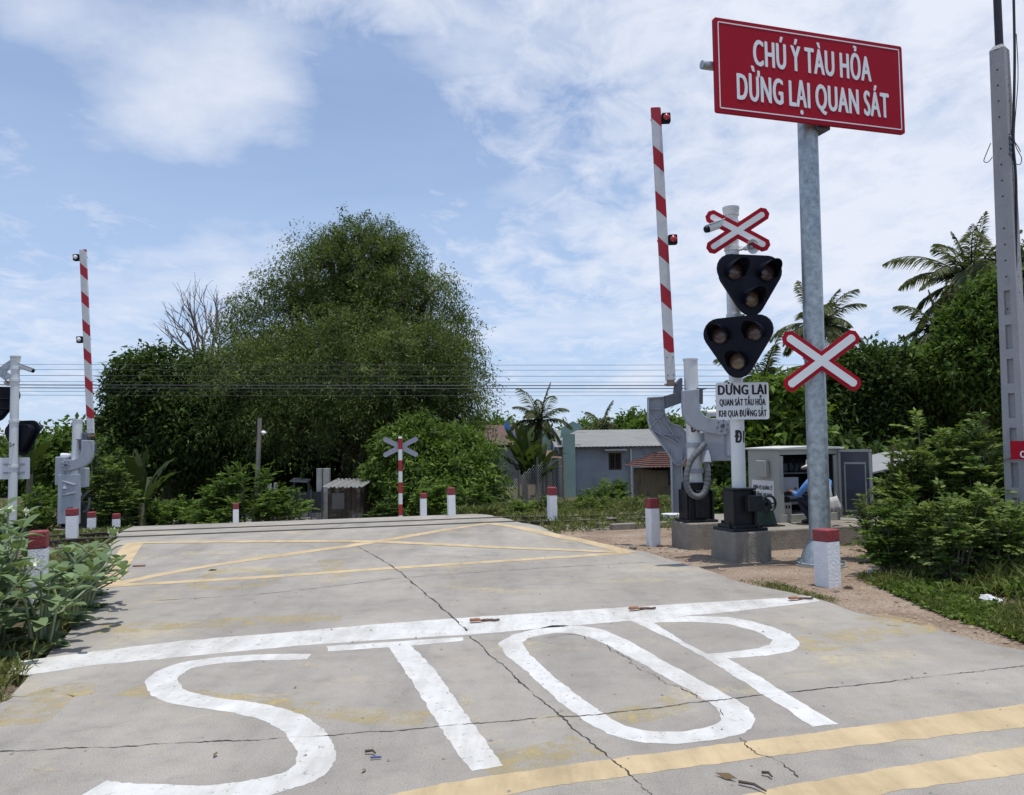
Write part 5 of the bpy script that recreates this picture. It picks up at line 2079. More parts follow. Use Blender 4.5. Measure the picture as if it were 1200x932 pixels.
def build_shed():
    D = 25.5
    A = P(384, 607, D)
    g = Vector((A.x, A.y, ground_z(A.x, A.y) - .05))
    t = thing('tin_shed', 'little patched shed with a pale tin roof under the big tree', 'shed', g, R(-4))

    def q(u, v):
        return P(u, v, D) - g
    w, zt = q(421, 0).x, q(400, 570).z
    patch = mat('patched_boards', (.05, .036, .028), .9, 0, .5, 2.2, .5, 12, spot=(.22, .2, .18), spot_t=(.52, .66), spot_scale=2.2)
    b = MB()
    nb = 7
    for i in range(nb):
        bw = w / nb
        b.box((bw * (i + .5), .02 * (i % 2), zt / 2), (bw - .01, .04, zt))
    b.box((.02, .7, zt / 2), (.04, 1.3, zt))
    b.box((w - .02, .7, zt / 2), (.04, 1.3, zt))
    b.box((w / 2, 1.36, zt / 2), (w - .1, .04, zt))
    b.build('board_wall', patch, t)
    MB().box((w * .33, -.03, zt * .62), (w * .38, .02, zt * .42)).build('grey_sheet', mat('grey_metal_sheet', (.11, .105, .10), .7, .1, .3, 3), t)
    vs, fs = [], []
    for i in range(41):
        x = -.12 + (w + .24) * i / 40
        z = .02 * math.sin(i * PI / 2) + .015 * math.sin(i * .7)
        vs += [(x, -.25, zt + .02 + z - .03), (x, 1.5, zt + .17 + z)]
    for i in range(40):
        fs.append((2 * i, 2 * i + 2, 2 * i + 3, 2 * i + 1))
    r = MB().add(vs, fs).build('tin_roof', tinroof, t)
    r.modifiers.new('s', 'SOLIDIFY').thickness = .015
    # gate with white posts and a low dark wall to its left
    D2 = 27.0
    for i, (u, vt, wd_, lab) in enumerate(((374.5, 549, .17, 'tall white gate post left of the little tin shed'), (383, 549, .2, 'broad white gate post next to the tin shed'), (316, 567, .12, 'short white post standing before the dark trees left of the gate'), (323, 566, .10, 'thin white post standing right of a shorter white post'))):
        p = P(u, vt, D2)
        z0 = ground_z(p.x, p.y) - .2
        o = MB().box((0, 0, (p.z - z0) / 2), (wd_, wd_, p.z - z0)).build('gate_post', mat('tree_shaded_white', (.36, .36, .34), .8, 0, .2, 4, spot=(.3, .28, .25), spot_t=(.5, .7)), None, bevel=.01)  # white greyed down, the big tree's shade is put into the colour
        o.location = (p.x, p.y, z0)
        tag(o, lab, 'gate post', 'gate posts by the shed')
    a, c = P(338, 574, D2 - .2), P(378, 596, D2 - .2)
    z0 = ground_z(a.x, a.y) - .1
    t2 = thing('metal_gate', 'dark closed metal gate between the bushes and the white post', 'gate', (a.x, a.y, z0))
    Wg, Hg = c.x - a.x, a.z - z0
    b = MB()
    for x in (0.02, Wg / 3, Wg * 2 / 3, Wg - .02):
        b.box((x, 0, Hg / 2), (.05, .05, Hg))
    b.build('gate_frame', darkgrey, t2)
    MB().box((Wg / 2, .04, Hg * .62), (Wg, .02, Hg * .62)).build('gate_panel', mat('gate_panel_dark', (.035, .04, .042), .6, .2), t2)
    p = P(352, 563, 28.5)
    o = MB().box((0, 0, 0), (.6, .5, .04), 0, R(4), R(8)).build('awning', tinroof)
    o.location = p
    tag(o, 'small pale tin awning over the dark metal gate', 'awning')
    for x in (-.25, .25):
        MB().cyl((x, .15, -1.9), (x, .15, -.04), .03, n=8).build('awning_post', darkgrey, o)


build_shed()


def build_fence():
    D = 27.5
    t0, t1 = P(578, 590, D), P(662, 590, D + 2.5)
    g = Vector((t0.x, t0.y, ground_z(t0.x, t0.y)))
    v = t1 - t0
    t = thing('chain_link_fence', 'sagging chain link fence with leaning posts in front of the banana plant', 'fence', g)
    L_ = v.xy.length
    d = Vector((v.x, v.y, 0)).normalized()
    H_ = 1.45
    up = [(0.0, 1.0), (.3, 1.25), (.55, 1.65), (.8, 1.9), (1.0, 1.95)]

    def top(f):
        for (a, x), (b_, y) in zip(up, up[1:]):
            if a <= f <= b_:
                return x + (y - x) * (f - a) / (b_ - a)
        return up[-1][1]
    b = MB()
    st = .11
    n = int(L_ / st)
    for i in range(-17, n + 1):
        for s in (-1, 1):
            pts = []
            for j in range(0, 18):
                f = (i + j) * st / L_
                if s < 0:
                    f = (i + 17 - j) * st / L_
                if 0 <= f <= 1:
                    z = j * st
                    if z <= top(f):
                        pts.append(d * (f * L_) + Vector((0, .03 * math.sin(f * 9), z)))
            if len(pts) > 1:
                b.tube([pts[0], pts[-1]], .009, 3, False)
    b.build('wire_mesh', mat('fence_wire', (.34, .34, .34), .6, .2), t)
    for f, ln in ((0.02, .25), (.33, .05), (.62, -.05), (.98, .0)):
        p = d * (f * L_)
        o = MB().tube([p + Vector((0, 0, -.3)), p + Vector((ln, 0, top(f) + .2))], [.045, .035], 8).build('fence_post', mat('fence_wood', (.2, .17, .14), .9, 0, .2, 6), t, smooth=True)


build_fence()

# low sheet-roofed lean-to beside the cabinet door
pA = P(1026, 543, 17.0)
t = thing('lean_to', 'low grey sheet roof with a rusty pole between the open cabinet door and the bushes', 'shed', (pA.x, pA.y, ground_z(pA.x, pA.y)))
zt = pA.z - t.location.z
MB().box((.35, .6, zt), (1.3, 1.4, .035), 0, R(-12), R(8)).build('roof', tinroof, t)
k = MB()
for x, y in ((-.2, .1), (.9, .1), (-.2, 1.1), (.9, 1.1)):
    k.cyl((x, y, -.1), (x, y, zt + (x - .35) * .2), .03, n=8)
k.cyl((.30, -.1, 0), (.30, -.1, zt + .35), .035, n=10)
k.build('post', rust, t)


# ------------------------------------------------------------------ vegetation
def leaf_mesh(name, B, A, Ln, Wd, tint, m, parent=None, sag=0.12, seed=0):
    """many four-cornered leaves: base, tip and two bulging sides"""
    r = np.random.default_rng(seed)
    B, A = np.asarray(B, float), np.asarray(A, float)
    n = len(B)
    A /= np.linalg.norm(A, axis=1, keepdims=True) + 1e-9
    rv = r.normal(size=(n, 3))
    rv[:, 2] += 0.9 * np.sign(rv[:, 2] + .2)
    S = np.cross(A, rv)
    S /= np.linalg.norm(S, axis=1, keepdims=True) + 1e-9
    Ln, Wd = np.broadcast_to(Ln, n)[:, None], np.broadcast_to(Wd, n)[:, None]
    mid = B + A * Ln * 0.45
    tip = B + A * Ln
    tip[:, 2] -= (sag * Ln[:, 0])
    V = np.empty((n, 4, 3))
    V[:, 0], V[:, 1], V[:, 2], V[:, 3] = B, mid + S * Wd / 2, tip, mid - S * Wd / 2
    me = bpy.data.meshes.new(name)
    me.vertices.add(n * 4)
    me.vertices.foreach_set('co', V.ravel())
    me.loops.add(n * 4)
    me.loops.foreach_set('vertex_index', np.arange(n * 4, dtype=np.int32))
    me.polygons.add(n)
    me.polygons.foreach_set('loop_start', np.arange(0, n * 4, 4, dtype=np.int32))
    me.materials.append(m)
    a = me.attributes.new('tint', 'FLOAT', 'FACE')
    a.data.foreach_set('value', np.clip(tint, 0, 1).astype(np.float32))
    me.update()
    o = bpy.data.objects.new(name, me)
    col.objects.link(o)
    o.parent = parent
    return o


def unit(n, r):
    v = r.normal(size=(n, 3))
    return v / np.linalg.norm(v, axis=1, keepdims=True)


def sprays(C, Dr, r, per, length, droop, spread, lw, side=0.7):
    """leaves along short drooping twigs"""
    n = len(C)
    t = r.random((n, per))
    Dr = Dr / (np.linalg.norm(Dr, axis=1, keepdims=True) + 1e-9)
    ln = length * (0.6 + 0.8 * r.random((n, 1)))
    p = C[:, None, :] + Dr[:, None, :] * (ln * t)[:, :, None]
    p[:, :, 2] -= droop * (ln * t ** 2)
    p += r.normal(size=p.shape) * spread
    ax = Dr[:, None, :] * (1 - side) + unit(n * per, r).reshape(n, per, 3) * side
    ax[:, :, 2] -= droop * t * .6
    return p.reshape(-1, 3), ax.reshape(-1, 3), n


def lobe_points(lobes, n, r, inner=0.35, low=-1.0):
    """points in lumpy ellipsoids, most of them near the surface"""
    vol = np.array([l[3] * l[4] * l[5] for l in lobes]) ** .75
    pick = r.choice(len(lobes), n, p=vol / vol.sum())
    Lb = np.array(lobes)[pick]
    d = unit(n, r)
    rad = np.where(r.random(n) < inner, r.random(n) ** .5 * .85, 0.80 + 0.24 * r.random(n))
    lump = np.array([noise.noise(Vector((x[0] * 2.3 + k[0], x[1] * 2.3, x[2] * 2.3 + k[2]))) + .5 * noise.noise(Vector((x[0] * 5.1 + k[1], x[1] * 5.1, x[2] * 5.1 + k[0]))) for x, k in zip(d, Lb)])
    rad = rad * (1 + 0.38 * lump)
    C = Lb[:, :3] + d * rad[:, None] * Lb[:, 3:6]
    out = d * np.array([1, 1, .8]) + np.array([0, 0, .25])
    return C, out, pick


def limbs(mb, base, trunk_r, lobes, C, r, n_twig, fork=0.35):
    base = Vector(base)
    cen = Vector(np.mean([l[:3] for l in lobes], axis=0))
    fk = base.lerp(Vector((base.x * .7 + cen.x * .3, base.y * .7 + cen.y * .3, base.z + (cen.z - base.z) * fork)), 1)
    mb.tube([base + Vector((0, 0, -.3)), base.lerp(fk, .5) + Vector((r.normal() * .1, r.normal() * .1, 0)), fk], [trunk_r * 1.35, trunk_r, trunk_r * .85], 10)
    for l in lobes:
        c = Vector(l[:3])
        m_ = fk.lerp(c, .5) + Vector(r.normal(size=3) * .25 * min(l[3:6]))
        mb.tube([fk, m_, c], [trunk_r * .6, trunk_r * .38, trunk_r * .18], 7)
    for i in r.choice(len(C), min(n_twig, len(C)), replace=False):
        p = Vector(C[i])
        l = min(lobes, key=lambda q: (Vector(q[:3]) - p).length)
        c = Vector(l[:3])
        m_ = c.lerp(p, .5) + Vector(r.normal(size=3) * .12 * min(l[3:6]))
        mb.tube([c, m_, p], [trunk_r * .15, trunk_r * .09, .008], 5)


def px_lobes(D, lst, deep=.8):
    out = []
    for (u, v, ru, rv, *dd) in lst:
        c = P(u, v, D + (dd[0] if dd else 0))
        k = (D + (dd[0] if dd else 0)) / FPX
        out.append((c.x, c.y, c.z, ru * k, ru * k * deep, rv * k))
    return out


def tree(name, label, group, lobes, base_uD, trunk_r, m, nclump, per, ll, lw, spray, droop, spread, seed, cat='tree', inner=.35, twigs=60, side=.7, bk=None, tint=(.15, .6), fork=.35, stray=0):
    r = np.random.default_rng(seed)
    u, D = base_uD
    b = P(u, 600, D)
    bz = ground_z(b.x, b.y)
    t = thing(name, label, cat, (b.x, b.y, bz), 0, group)
    o = np.array([b.x, b.y, bz])
    C, out, pick = lobe_points(lobes, nclump, r, inner)
    if stray:
        k_ = r.choice(len(C), stray, replace=False)
        cc = np.array([lobes[i][:3] for i in pick[k_]])
        C[k_] = cc + (C[k_] - cc) * (1.04 + .30 * r.random((stray, 1)) ** 1.5)
    C = C - o
    lob = [tuple(np.array(l[:3]) - o) + tuple(l[3:]) for l in lobes]
    C[:, 2] = np.maximum(C[:, 2], .15)
    B, A, n = sprays(C, out + unit(len(C), r) * .5, r, per, spray, droop, spread, lw, side)
    ct = np.repeat(r.random(nclump), per)
    tn = tint[0] + (tint[1] - tint[0]) * ct + r.normal(size=len(B)) * .13
    leaf_mesh('crown', B, A, ll * (.6 + .8 * r.random(len(B))), lw * (.6 + .8 * r.random(len(B))), tn, m, t, seed=seed)
    mb = MB()
    limbs(mb, (0, 0, 0), trunk_r, lob, C, r, twigs, fork)
    mb.build('trunk', bk or bark, t, smooth=True)
    return t


def bud(lobes, k, seed, size=(.28, .5)):
    r = np.random.default_rng(seed)
    out = list(lobes)
    for l in lobes:
        for _ in range(k):
            d = r.normal(size=3)
            d /= np.linalg.norm(d)
            d[2] = d[2] * .8 + .15
            s = r.uniform(*size)
            out.append((l[0] + d[0] * l[3] * .86, l[1] + d[1] * l[4] * .86, l[2] + d[2] * l[5] * .86, l[3] * s, l[4] * s, l[5] * s * .8))
    return out


TG = 'trees around the crossing'
# the great feathery tree
main = px_lobes(36, [(418, 332, 82, 66, -1), (340, 395, 78, 72, -2), (482, 395, 68, 82, -2), (400, 440, 135, 70, -5.5), (505, 470, 58, 62, -3), (300, 455, 62, 56, -4.5), (425, 292, 42, 30), (430, 520, 80, 45, 4), (350, 520, 80, 45, 4.5), (530, 440, 30, 42, -2), (388, 308, 32, 28), (455, 300, 26, 24)])
main = bud([(a_, b_, c_, x_ * .82, y_ * .82, z_ * .82) for a_, b_, c_, x_, y_, z_ in main], 6, 8, (.22, .5))
tree('tamarind_tree', 'huge feathery tree towering over the far end of the road', TG, main, (410, 36.5), .55, g_tam, 7200, 46, .150, .046, 1.35, .55, .11, 11, inner=.30, tint=(-.05, .85), stray=900, twigs=220)
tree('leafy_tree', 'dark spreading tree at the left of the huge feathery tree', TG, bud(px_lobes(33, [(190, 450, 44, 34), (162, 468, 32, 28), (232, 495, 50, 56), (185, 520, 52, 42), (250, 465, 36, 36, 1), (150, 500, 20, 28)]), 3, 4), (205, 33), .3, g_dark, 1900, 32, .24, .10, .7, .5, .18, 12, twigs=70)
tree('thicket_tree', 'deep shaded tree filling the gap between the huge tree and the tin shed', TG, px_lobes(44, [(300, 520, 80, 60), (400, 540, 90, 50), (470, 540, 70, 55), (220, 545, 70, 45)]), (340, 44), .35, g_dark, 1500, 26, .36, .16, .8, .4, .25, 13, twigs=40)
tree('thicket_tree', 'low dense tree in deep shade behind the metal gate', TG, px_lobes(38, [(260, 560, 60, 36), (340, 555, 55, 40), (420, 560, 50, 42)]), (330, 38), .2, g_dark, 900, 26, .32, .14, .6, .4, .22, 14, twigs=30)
tree('bushy_tree', 'bright rounded small tree right behind the striped crossbuck post', TG, bud(px_lobes(27, [(498, 530, 48, 36), (540, 555, 44, 36, -.5), (470, 555, 34, 36), (515, 570, 50, 26, -1)]), 3, 7), (505, 27), .12, g_mid, 1250, 30, .20, .075, .55, .6, .11, 15, twigs=60, tint=(.25, .8))
# right side
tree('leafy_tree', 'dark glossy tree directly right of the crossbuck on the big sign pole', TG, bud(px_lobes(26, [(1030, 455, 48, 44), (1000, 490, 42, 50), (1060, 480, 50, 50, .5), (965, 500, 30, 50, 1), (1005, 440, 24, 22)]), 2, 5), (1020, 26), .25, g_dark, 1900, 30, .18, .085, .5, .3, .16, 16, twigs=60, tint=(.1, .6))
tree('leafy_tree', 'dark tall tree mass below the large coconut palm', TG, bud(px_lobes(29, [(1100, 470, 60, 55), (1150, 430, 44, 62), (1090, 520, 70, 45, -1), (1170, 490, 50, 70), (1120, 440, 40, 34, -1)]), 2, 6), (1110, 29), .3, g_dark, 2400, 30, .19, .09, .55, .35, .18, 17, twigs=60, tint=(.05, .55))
tree('leafy_tree', 'rounded green tree standing under the fronds close to the concrete power pole', TG, px_lobes(24, [(1148, 380, 34, 26), (1135, 425, 40, 34), (1165, 350, 20, 24), (1175, 440, 36, 60)]), (1150, 24), .2, g_mid, 800, 28, .2, .09, .45, .3, .12, 18, twigs=50, tint=(.1, .6))
tree('leafy_tree', 'tree behind the concrete power pole at the right edge of the photo', TG, px_lobes(30, [(1205, 330, 26, 38), (1215, 400, 40, 50), (1210, 470, 50, 50)]), (1210, 30), .25, g_dark, 700, 26, .26, .13, .5, .3, .16, 19, twigs=30)
tree('broadleaf_tree', 'open broad-leaved tree just right of the lettered plate on the signal mast', TG, px_lobes(21, [(900, 468, 32, 24), (918, 495, 30, 32), (888, 500, 26, 34), (935, 480, 18, 24), (905, 520, 46, 20)]), (905, 21), .13, g_bright, 330, 20, .26, .13, .4, .4, .14, 20, twigs=40, tint=(.0, .7), inner=.2)
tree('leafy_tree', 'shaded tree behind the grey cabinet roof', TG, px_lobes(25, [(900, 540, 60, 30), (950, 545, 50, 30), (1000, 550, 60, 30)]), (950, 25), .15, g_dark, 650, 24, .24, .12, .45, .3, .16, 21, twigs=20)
# far tree line
FT = 'distant trees'
for i, (u, v, ru, rv, D, lab) in enumerate(((575, 515, 34, 20, 75, 'distant tree just right of the huge feathery tree'), (690, 516, 26, 14, 78, 'distant tree behind the ridge of the grey house'), (745, 508, 20, 12, 72, 'distant tree above the dark roof, left of the barrier'), (772, 511, 22, 14, 66, 'distant tree touching the left side of the raised barrier arm'), (838, 515, 40, 22, 70, 'distant tree between the barrier post and the signal mast'),
                                            (20, 540, 50, 22, 62, 'distant tree at the left edge behind the signal mast'), (100, 533, 40, 24, 50, 'distant tree behind the far barrier machine'), (610, 528, 40, 16, 62, 'distant tree behind the banana plant'))):
    tree('distant_tree', lab, FT, px_lobes(D, [(u, v, ru, rv), (u - ru * .6, v + rv * .6, ru * .7, rv * .7), (u + ru * .6, v + rv * .5, ru * .7, rv * .8)]), (u, D), .2, g_mid, 420, 20, .5, .22, .9, .3, .4, 30 + i, twigs=16, tint=(.1, .7))


def bare_tree():
    r = np.random.default_rng(5)
    b = P(240, 600, 34.5)
    t = thing('bare_tree', 'leafless grey tree whose thin twigs stick out above the dark left tree', 'tree', (b.x, b.y, ground_z(b.x, b.y)), 0, TG)
    g = Vector(t.location)
    br = MB()
    fk = P(243, 440, 34.5) - g
    MB().tube([(0, 0, -.2), fk * .5 + Vector((.2, 0, 0)), fk], [.22, .17, .13], 10).build('trunk', palebark, t, smooth=True)

    def grow(p, d, ln, rad, dep):
        q = p + d * ln
        br.tube([p, p.lerp(q, .5) + Vector(r.normal(size=3) * ln * .05), q], [rad, rad * .8, rad * .6], 5, False)
        if dep == 0:
            return
        for k in range(3 if dep > 1 else 2):
            nd_ = (d + Vector((r.normal() * .38, r.normal() * .38, .18 + .2 * r.normal()))).normalized()
            grow(p.lerp(q, .55 + .45 * r.random()), nd_, ln * (.6 + .2 * r.random()), rad * .55, dep - 1)
    for (u, v) in ((204, 352), (222, 345), (243, 342), (262, 350), (192, 375), (272, 368), (232, 360), (212, 385), (255, 365)):
        e = P(u, v, 34.5 + r.normal() * .8) - g
        d = (e - fk)
        grow(fk + d * .12, d.normalized(), d.length * .46, .06, 3)
    br.build('branches', palebark, t)


bare_tree()


def palm(label, u, v, D, reach, nf, seed, trunk=True, m=g_palm, wind=0.0, lw=.035, up=.35, group='coconut palms', wid=1.0, tw=.13):
    r = np.random.default_rng(seed)
    top = P(u, v, D)
    gz = ground_z(top.x, top.y)
    t = thing('coconut_palm', label, 'palm tree', (top.x, top.y, gz), 0, group)
    h = top.z - gz
    lean = r.normal() * .3
    MB().tube([(lean, 0, -.2), (lean * .6, .05, h * .35), (lean * .15, 0, h * .75), (0, 0, h)], [tw * 1.5, tw * 1.1, tw * .9, tw * .85], 12).build('trunk', palmbark, t, smooth=True)
    for k in range(nf):
        a = k * 2.399 + r.normal() * .15
        el = R(82) - (R(118) * ((k + .5) / nf)) + r.normal() * .08
        ln = reach * (1.05 + .18 * r.normal())
        d = Vector((math.cos(a) * math.cos(el) + wind, math.sin(a) * math.cos(el), math.sin(el) + .05)).normalized()
        n = 22
        pts, p = [], Vector((0, 0, h))
        sagk = .055 + .05 * max(0, math.cos(el))
        dd = d.copy()
        for i in range(n + 1):
            pts.append(p.copy())
            p = p + dd * (ln / n)
            dd = (dd + Vector((0, 0, -sagk * (i / n + .25)))).normalized()
        fr = MB().tube(pts, [.028 * (1 - i / (n + 1)) + .005 for i in range(n + 1)], 5, False)
        f = fr.build('frond', m, t)
        B, A, Ls = [], [], []
        for i in range(1, n):
            for sub in range(3):
                f_ = i + sub / 3
                p = pts[i].lerp(pts[i + 1], sub / 3)
                tn = (pts[i + 1] - pts[i]).normalized()
                sd = tn.cross(Vector((0, 0, 1)))
                sd = sd.normalized() if sd.length > .05 else Vector((1, 0, 0))
                upv = sd.cross(tn)
                for s in (-1, 1):
                    l_ = ln * .30 * wid * math.sin(PI * min(1, .15 + .85 * f_ / n)) ** .6 * (1 if r.random() > .05 else .5)
                    B.append(p)
                    A.append(tn * .75 + sd * s * .75 - Vector((0, 0, .25 + .35 * r.random())) + upv * .1)
                    Ls.append(l_)
        # leaflets share the frond's mesh
        B, A, Ls = np.array(B), np.array([tuple(x) for x in A]), np.array(Ls)
        lf = leaf_mesh('leaflets', B, A, Ls, lw, .35 + .35 * r.random() + r.normal(size=len(B)) * .1, m, None, .25, seed + k)
        bm = bmesh.new()
        bm.from_mesh(f.data)
        bm.from_mesh(lf.data)
        me = bpy.data.meshes.new('frond')
        bm.to_mesh(me)
        bm.free()
        me.materials.append(m)
        na = me.attributes.new('tint', 'FLOAT', 'FACE') if 'tint' not in me.attributes else me.attributes['tint']
        old = f.data
        f.data = me
        ld = lf.data
        bpy.data.objects.remove(lf)
        bpy.data.meshes.remove(ld)
        bpy.data.meshes.remove(old)
    return t


palm('large dark coconut palm over the tree mass left of the concrete power pole', 1138, 330, 29.5, 2.35, 32, 41, lw=.07, wid=.9)
palm('drooping lower coconut palm in front of the large dark palm', 1100, 388, 27.5, 1.45, 18, 42, lw=.06)
palm('coconut palm whose crown shows on both sides of the big sign pole', 962, 382, 34, 2.05, 20, 43, wind=.12, lw=.06)
palm('low coconut palm with fronds hanging beneath the lower black signal head', 893, 452, 24, 1.5, 14, 44, wind=.1, lw=.05)
palm('small ragged coconut palm above the banana plant, left of the grey house', 633, 494, 42, 1.75, 16, 45, lw=.06)
palm('small coconut palm whose tip shows over the roof ridge of the grey house', 705, 503, 58, 1.9, 9, 46, lw=.08)


def banana(label, u, v, D, n, ll, seed, m=g_ban, group=None):
    r = np.random.default_rng(seed)
    b = P(u, v, D)
    gz = ground_z(b.x, b.y)
    t = thing('banana_plant', label, 'banana plant', (b.x, b.y, gz), 0, group)
    ht = (b.z - gz)
    MB().tube([(0, 0, -.1), (.03, 0, ht * .5), (0, 0, ht)], [.14, .12, .08], 10).build('stem', mat('banana_stem', (.16, .15, .09), .8, 0, .25, 6), t, smooth=True)
    for k in range(n):
        a = k * 2.4 + r.normal() * .3
        el = R(86) - R(44) * k / n
        d = Vector((math.cos(a) * math.cos(el), math.sin(a) * math.cos(el), math.sin(el))).normalized()
        N = 12
        vs, fs, p, tn = [], [], Vector((0, 0, ht * .9)), []
        dd = d.copy()
        for i in range(N + 1):
            sd = dd.cross(Vector((0, 0, 1)))
            sd = sd.normalized() if sd.length > .05 else Vector((1, 0, 0))
            up = sd.cross(dd)
            f = i / N
            w = ll * .10 * (math.sin(PI * min(1, max(0, (f - .12) / .88))) ** .6 if f > .12 else .04)
            for s, kk in ((-1, .25), (-.5, .1), (0, 0), (.5, .1), (1, .25)):
                vs.append(p + sd * (s * w) + up * (kk * w) + Vector((0, 0, -.03 * abs(s) * (i % 2))))
            p = p + dd * (ll / N)
            dd = (dd + Vector((0, 0, -.05 - .09 * f))).normalized()
        for i in range(N):
            for s in range(4):
                if r.random() > .10:
                    fs.append((i * 5 + s, i * 5 + s + 1, (i + 1) * 5 + s + 1, (i + 1) * 5 + s))
        o = MB().add(vs, fs).build('leaf', m, t, smooth=True)
        at = o.data.attributes.new('tint', 'FLOAT', 'FACE')
        at.data.foreach_set('value', np.full(len(fs), .2 + .7 * r.random(), dtype=np.float32))


banana('tall dark banana plant rising behind the chain link fence', 614, 556, 30, 14, 2.1, 51)
banana('banana plant with a leaf leaning right in front of the porch', 630, 566, 29.5, 11, 1.7, 52)
banana('banana plant with pale leaves behind the signal mast at the left edge', 35, 552, 25, 8, 1.7, 53)
banana('young banana plant arching in front of the dark left tree', 166, 590, 24, 7, 1.8, 54)


def compound(C, Dr, r, pairs, rl, ll):
    """feather-like leaves: leaflets in pairs along a drooping stalk"""
    B, A = [], []
    for c, d in zip(C, Dr):
        d = Vector(d).normalized()
        c = Vector(c)
        sd = d.cross(Vector((0, 0, 1)))
        sd = sd.normalized() if sd.length > .05 else Vector((1, 0, 0))
        L_ = rl * (.6 + .7 * r.random())
        for i in range(pairs):
            f = (i + 1) / pairs
            p = c + d * (L_ * f) + Vector((0, 0, -.35 * L_ * f * f))
            for s in (-1, 1):
                B.append(p)
                A.append(d * .55 + sd * (s * .8) + Vector((0, 0, -.25 * f)))
        B.append(c + d * L_ + Vector((0, 0, -.35 * L_)))
        A.append(d + Vector((0, 0, -.5)))
    return np.array([tuple(x) for x in B]), np.array([tuple(x) for x in A])


def shrub(label, u, v_top, D, ru, n, m, seed, rl=.3, ll=.08, lw=.03, pairs=7, name='shrub', tint=(.1, .85), x=None, h=None, group='shrubs around the crossing'):
    r = np.random.default_rng(seed)
    top = P(u, v_top, D)
    gz = ground_z(top.x, top.y)
    h = max(.25, top.z - gz)
    t = thing(name, label, 'shrub', (top.x, top.y, gz), 0, group)
    rw = ru * D / FPX
    st = MB()
    C, Dr = [], []
    ns = max(6, int(n / 14))
    for k in range(ns):
        a = r.random() * 2 * PI
        rr = rw * math.sqrt(r.random())
        hh = h * (1 - .5 * (rr / rw) ** 2) * (.45 + .58 * r.random() ** .7)
        tip = Vector((math.cos(a) * rr * 1.15, math.sin(a) * rr * .9, hh))
        b0 = Vector((tip.x * .35, tip.y * .35, -.05))
        mid = b0.lerp(tip, .55) + Vector((0, 0, .12 * hh))
        st.tube([b0, mid, tip], [.018, .012, .004], 5, False)
        for i in range(int(n / ns)):
            f = .18 + .82 * r.random() ** .7
            p = b0.lerp(mid, f / .55) if f < .55 else mid.lerp(tip, (f - .55) / .45)
            d = Vector(r.normal(size=3))
            d.z = abs(d.z) * .5 + .1
            C.append(p)
            Dr.append(d + (tip - mid).normalized() * (.4 + .9 * f))
    st.build('stems', palebark, t)
    B, A = compound(C, Dr, r, pairs, rl, ll)
    per = pairs * 2 + 1
    ct = np.repeat(r.random(len(C)), per)
    leaf_mesh('foliage', B, A, ll * (.7 + .6 * r.random(len(B))), lw * (.7 + .6 * r.random(len(B))), tint[0] + (tint[1] - tint[0]) * ct + r.normal(size=len(B)) * .12, m, t, seed=seed)
    return t


# right-hand thicket, near
shrub('tall yellow-green shrub right of the open cabinet door', 1080, 490, 10.8, 46, 620, g_young, 61, .38, .10, .042, 7)
shrub('feathery shrub leaning against the concrete power pole', 1145, 474, 10.6, 50, 640, g_young, 62, .38, .10, .042, 7)
shrub('low dark shrub between the platform end and the weeds', 1045, 592, 9.8, 26, 330, g_mid, 63, .26, .07, .032, 6)
shrub('bushy shrub in the middle of the right thicket above the weeds', 1112, 565, 9.3, 44, 520, g_young, 64, .26, .07, .032, 6)
shrub('shrub at the foot of the concrete power pole', 1172, 560, 9.2, 44, 460, g_young, 65, .26, .07, .032, 6)
shrub('shrub spilling past the right edge behind the power pole', 1215, 520, 11.2, 50, 450, g_mid, 66, .28, .08, .034, 6)
shrub('thin sprig of pale leaves crossing the open cabinet door', 1022, 560, 11.2, 16, 70, g_young, 67, .32, .07, .028, 7)
shrub('dense shrub deep inside the right thicket', 1110, 520, 12.5, 60, 700, g_mid, 68, .30, .09, .04, 6)
# left and middle distance
shrub('broad leafy shrub in front of the leaning lamp pole', 290, 543, 24.5, 44, 620, g_mid, 70, .42, .13, .05, 7)
shrub('shrub right of the leaning lamp pole, next to the metal gate', 330, 566, 24.5, 26, 320, g_mid, 71, .36, .12, .045, 7)
shrub('low shrub left of the young banana plant', 205, 580, 25, 44, 520, g_mid, 72, .4, .12, .05, 7)
shrub('shrub on the verge behind the thin bollard', 155, 568, 24.5, 30, 360, g_mid, 73, .36, .12, .05, 7)
shrub('yellowish shrub towering behind the far barrier machine', 122, 512, 23.0, 34, 620, g_young, 74, .4, .12, .05, 7, tint=(0, .6))
shrub('shrub under the grey plate of the left signal mast', 45, 562, 22.0, 40, 460, g_mid, 75, .4, .12, .05, 7)
shrub('shrub beyond the lone bollard at the far kerb', 245, 590, 24.0, 30, 260, g_mid, 76, .3, .1, .042, 6)
shrub('slender shrub in front of the drain pipe of the grey house', 722, 553, 27, 16, 200, g_mid, 77, .36, .11, .045, 7)
shrub('round shrub in the tall weeds before the grey house wall', 702, 568, 24, 22, 220, g_mid, 78, .34, .1, .042, 6)
shrub('scrubby shrub right behind the small bollard by the track', 552, 572, 22, 28, 320, g_mid, 79, .32, .1, .042, 6)
shrub('bright sapling leaning over the road end right of the crossbuck post', 508, 548, 23.5, 20, 220, g_bright, 80, .36, .12, .055, 5, tint=(.0, .7))
shrub('shrub between the barrier pedestal and the signal pedestal', 842, 568, 16.5, 18, 200, g_mid, 81, .28, .09, .04, 6)
shrub('shrub in front of the tiled hut', 790, 582, 23, 30, 260, g_mid, 82, .32, .1, .042, 6)
shrub('dusty blue green agave-like clump beside the dark shed corner', 452, 590, 23, 14, 120, g_dark, 83, .3, .12, .05, 4)


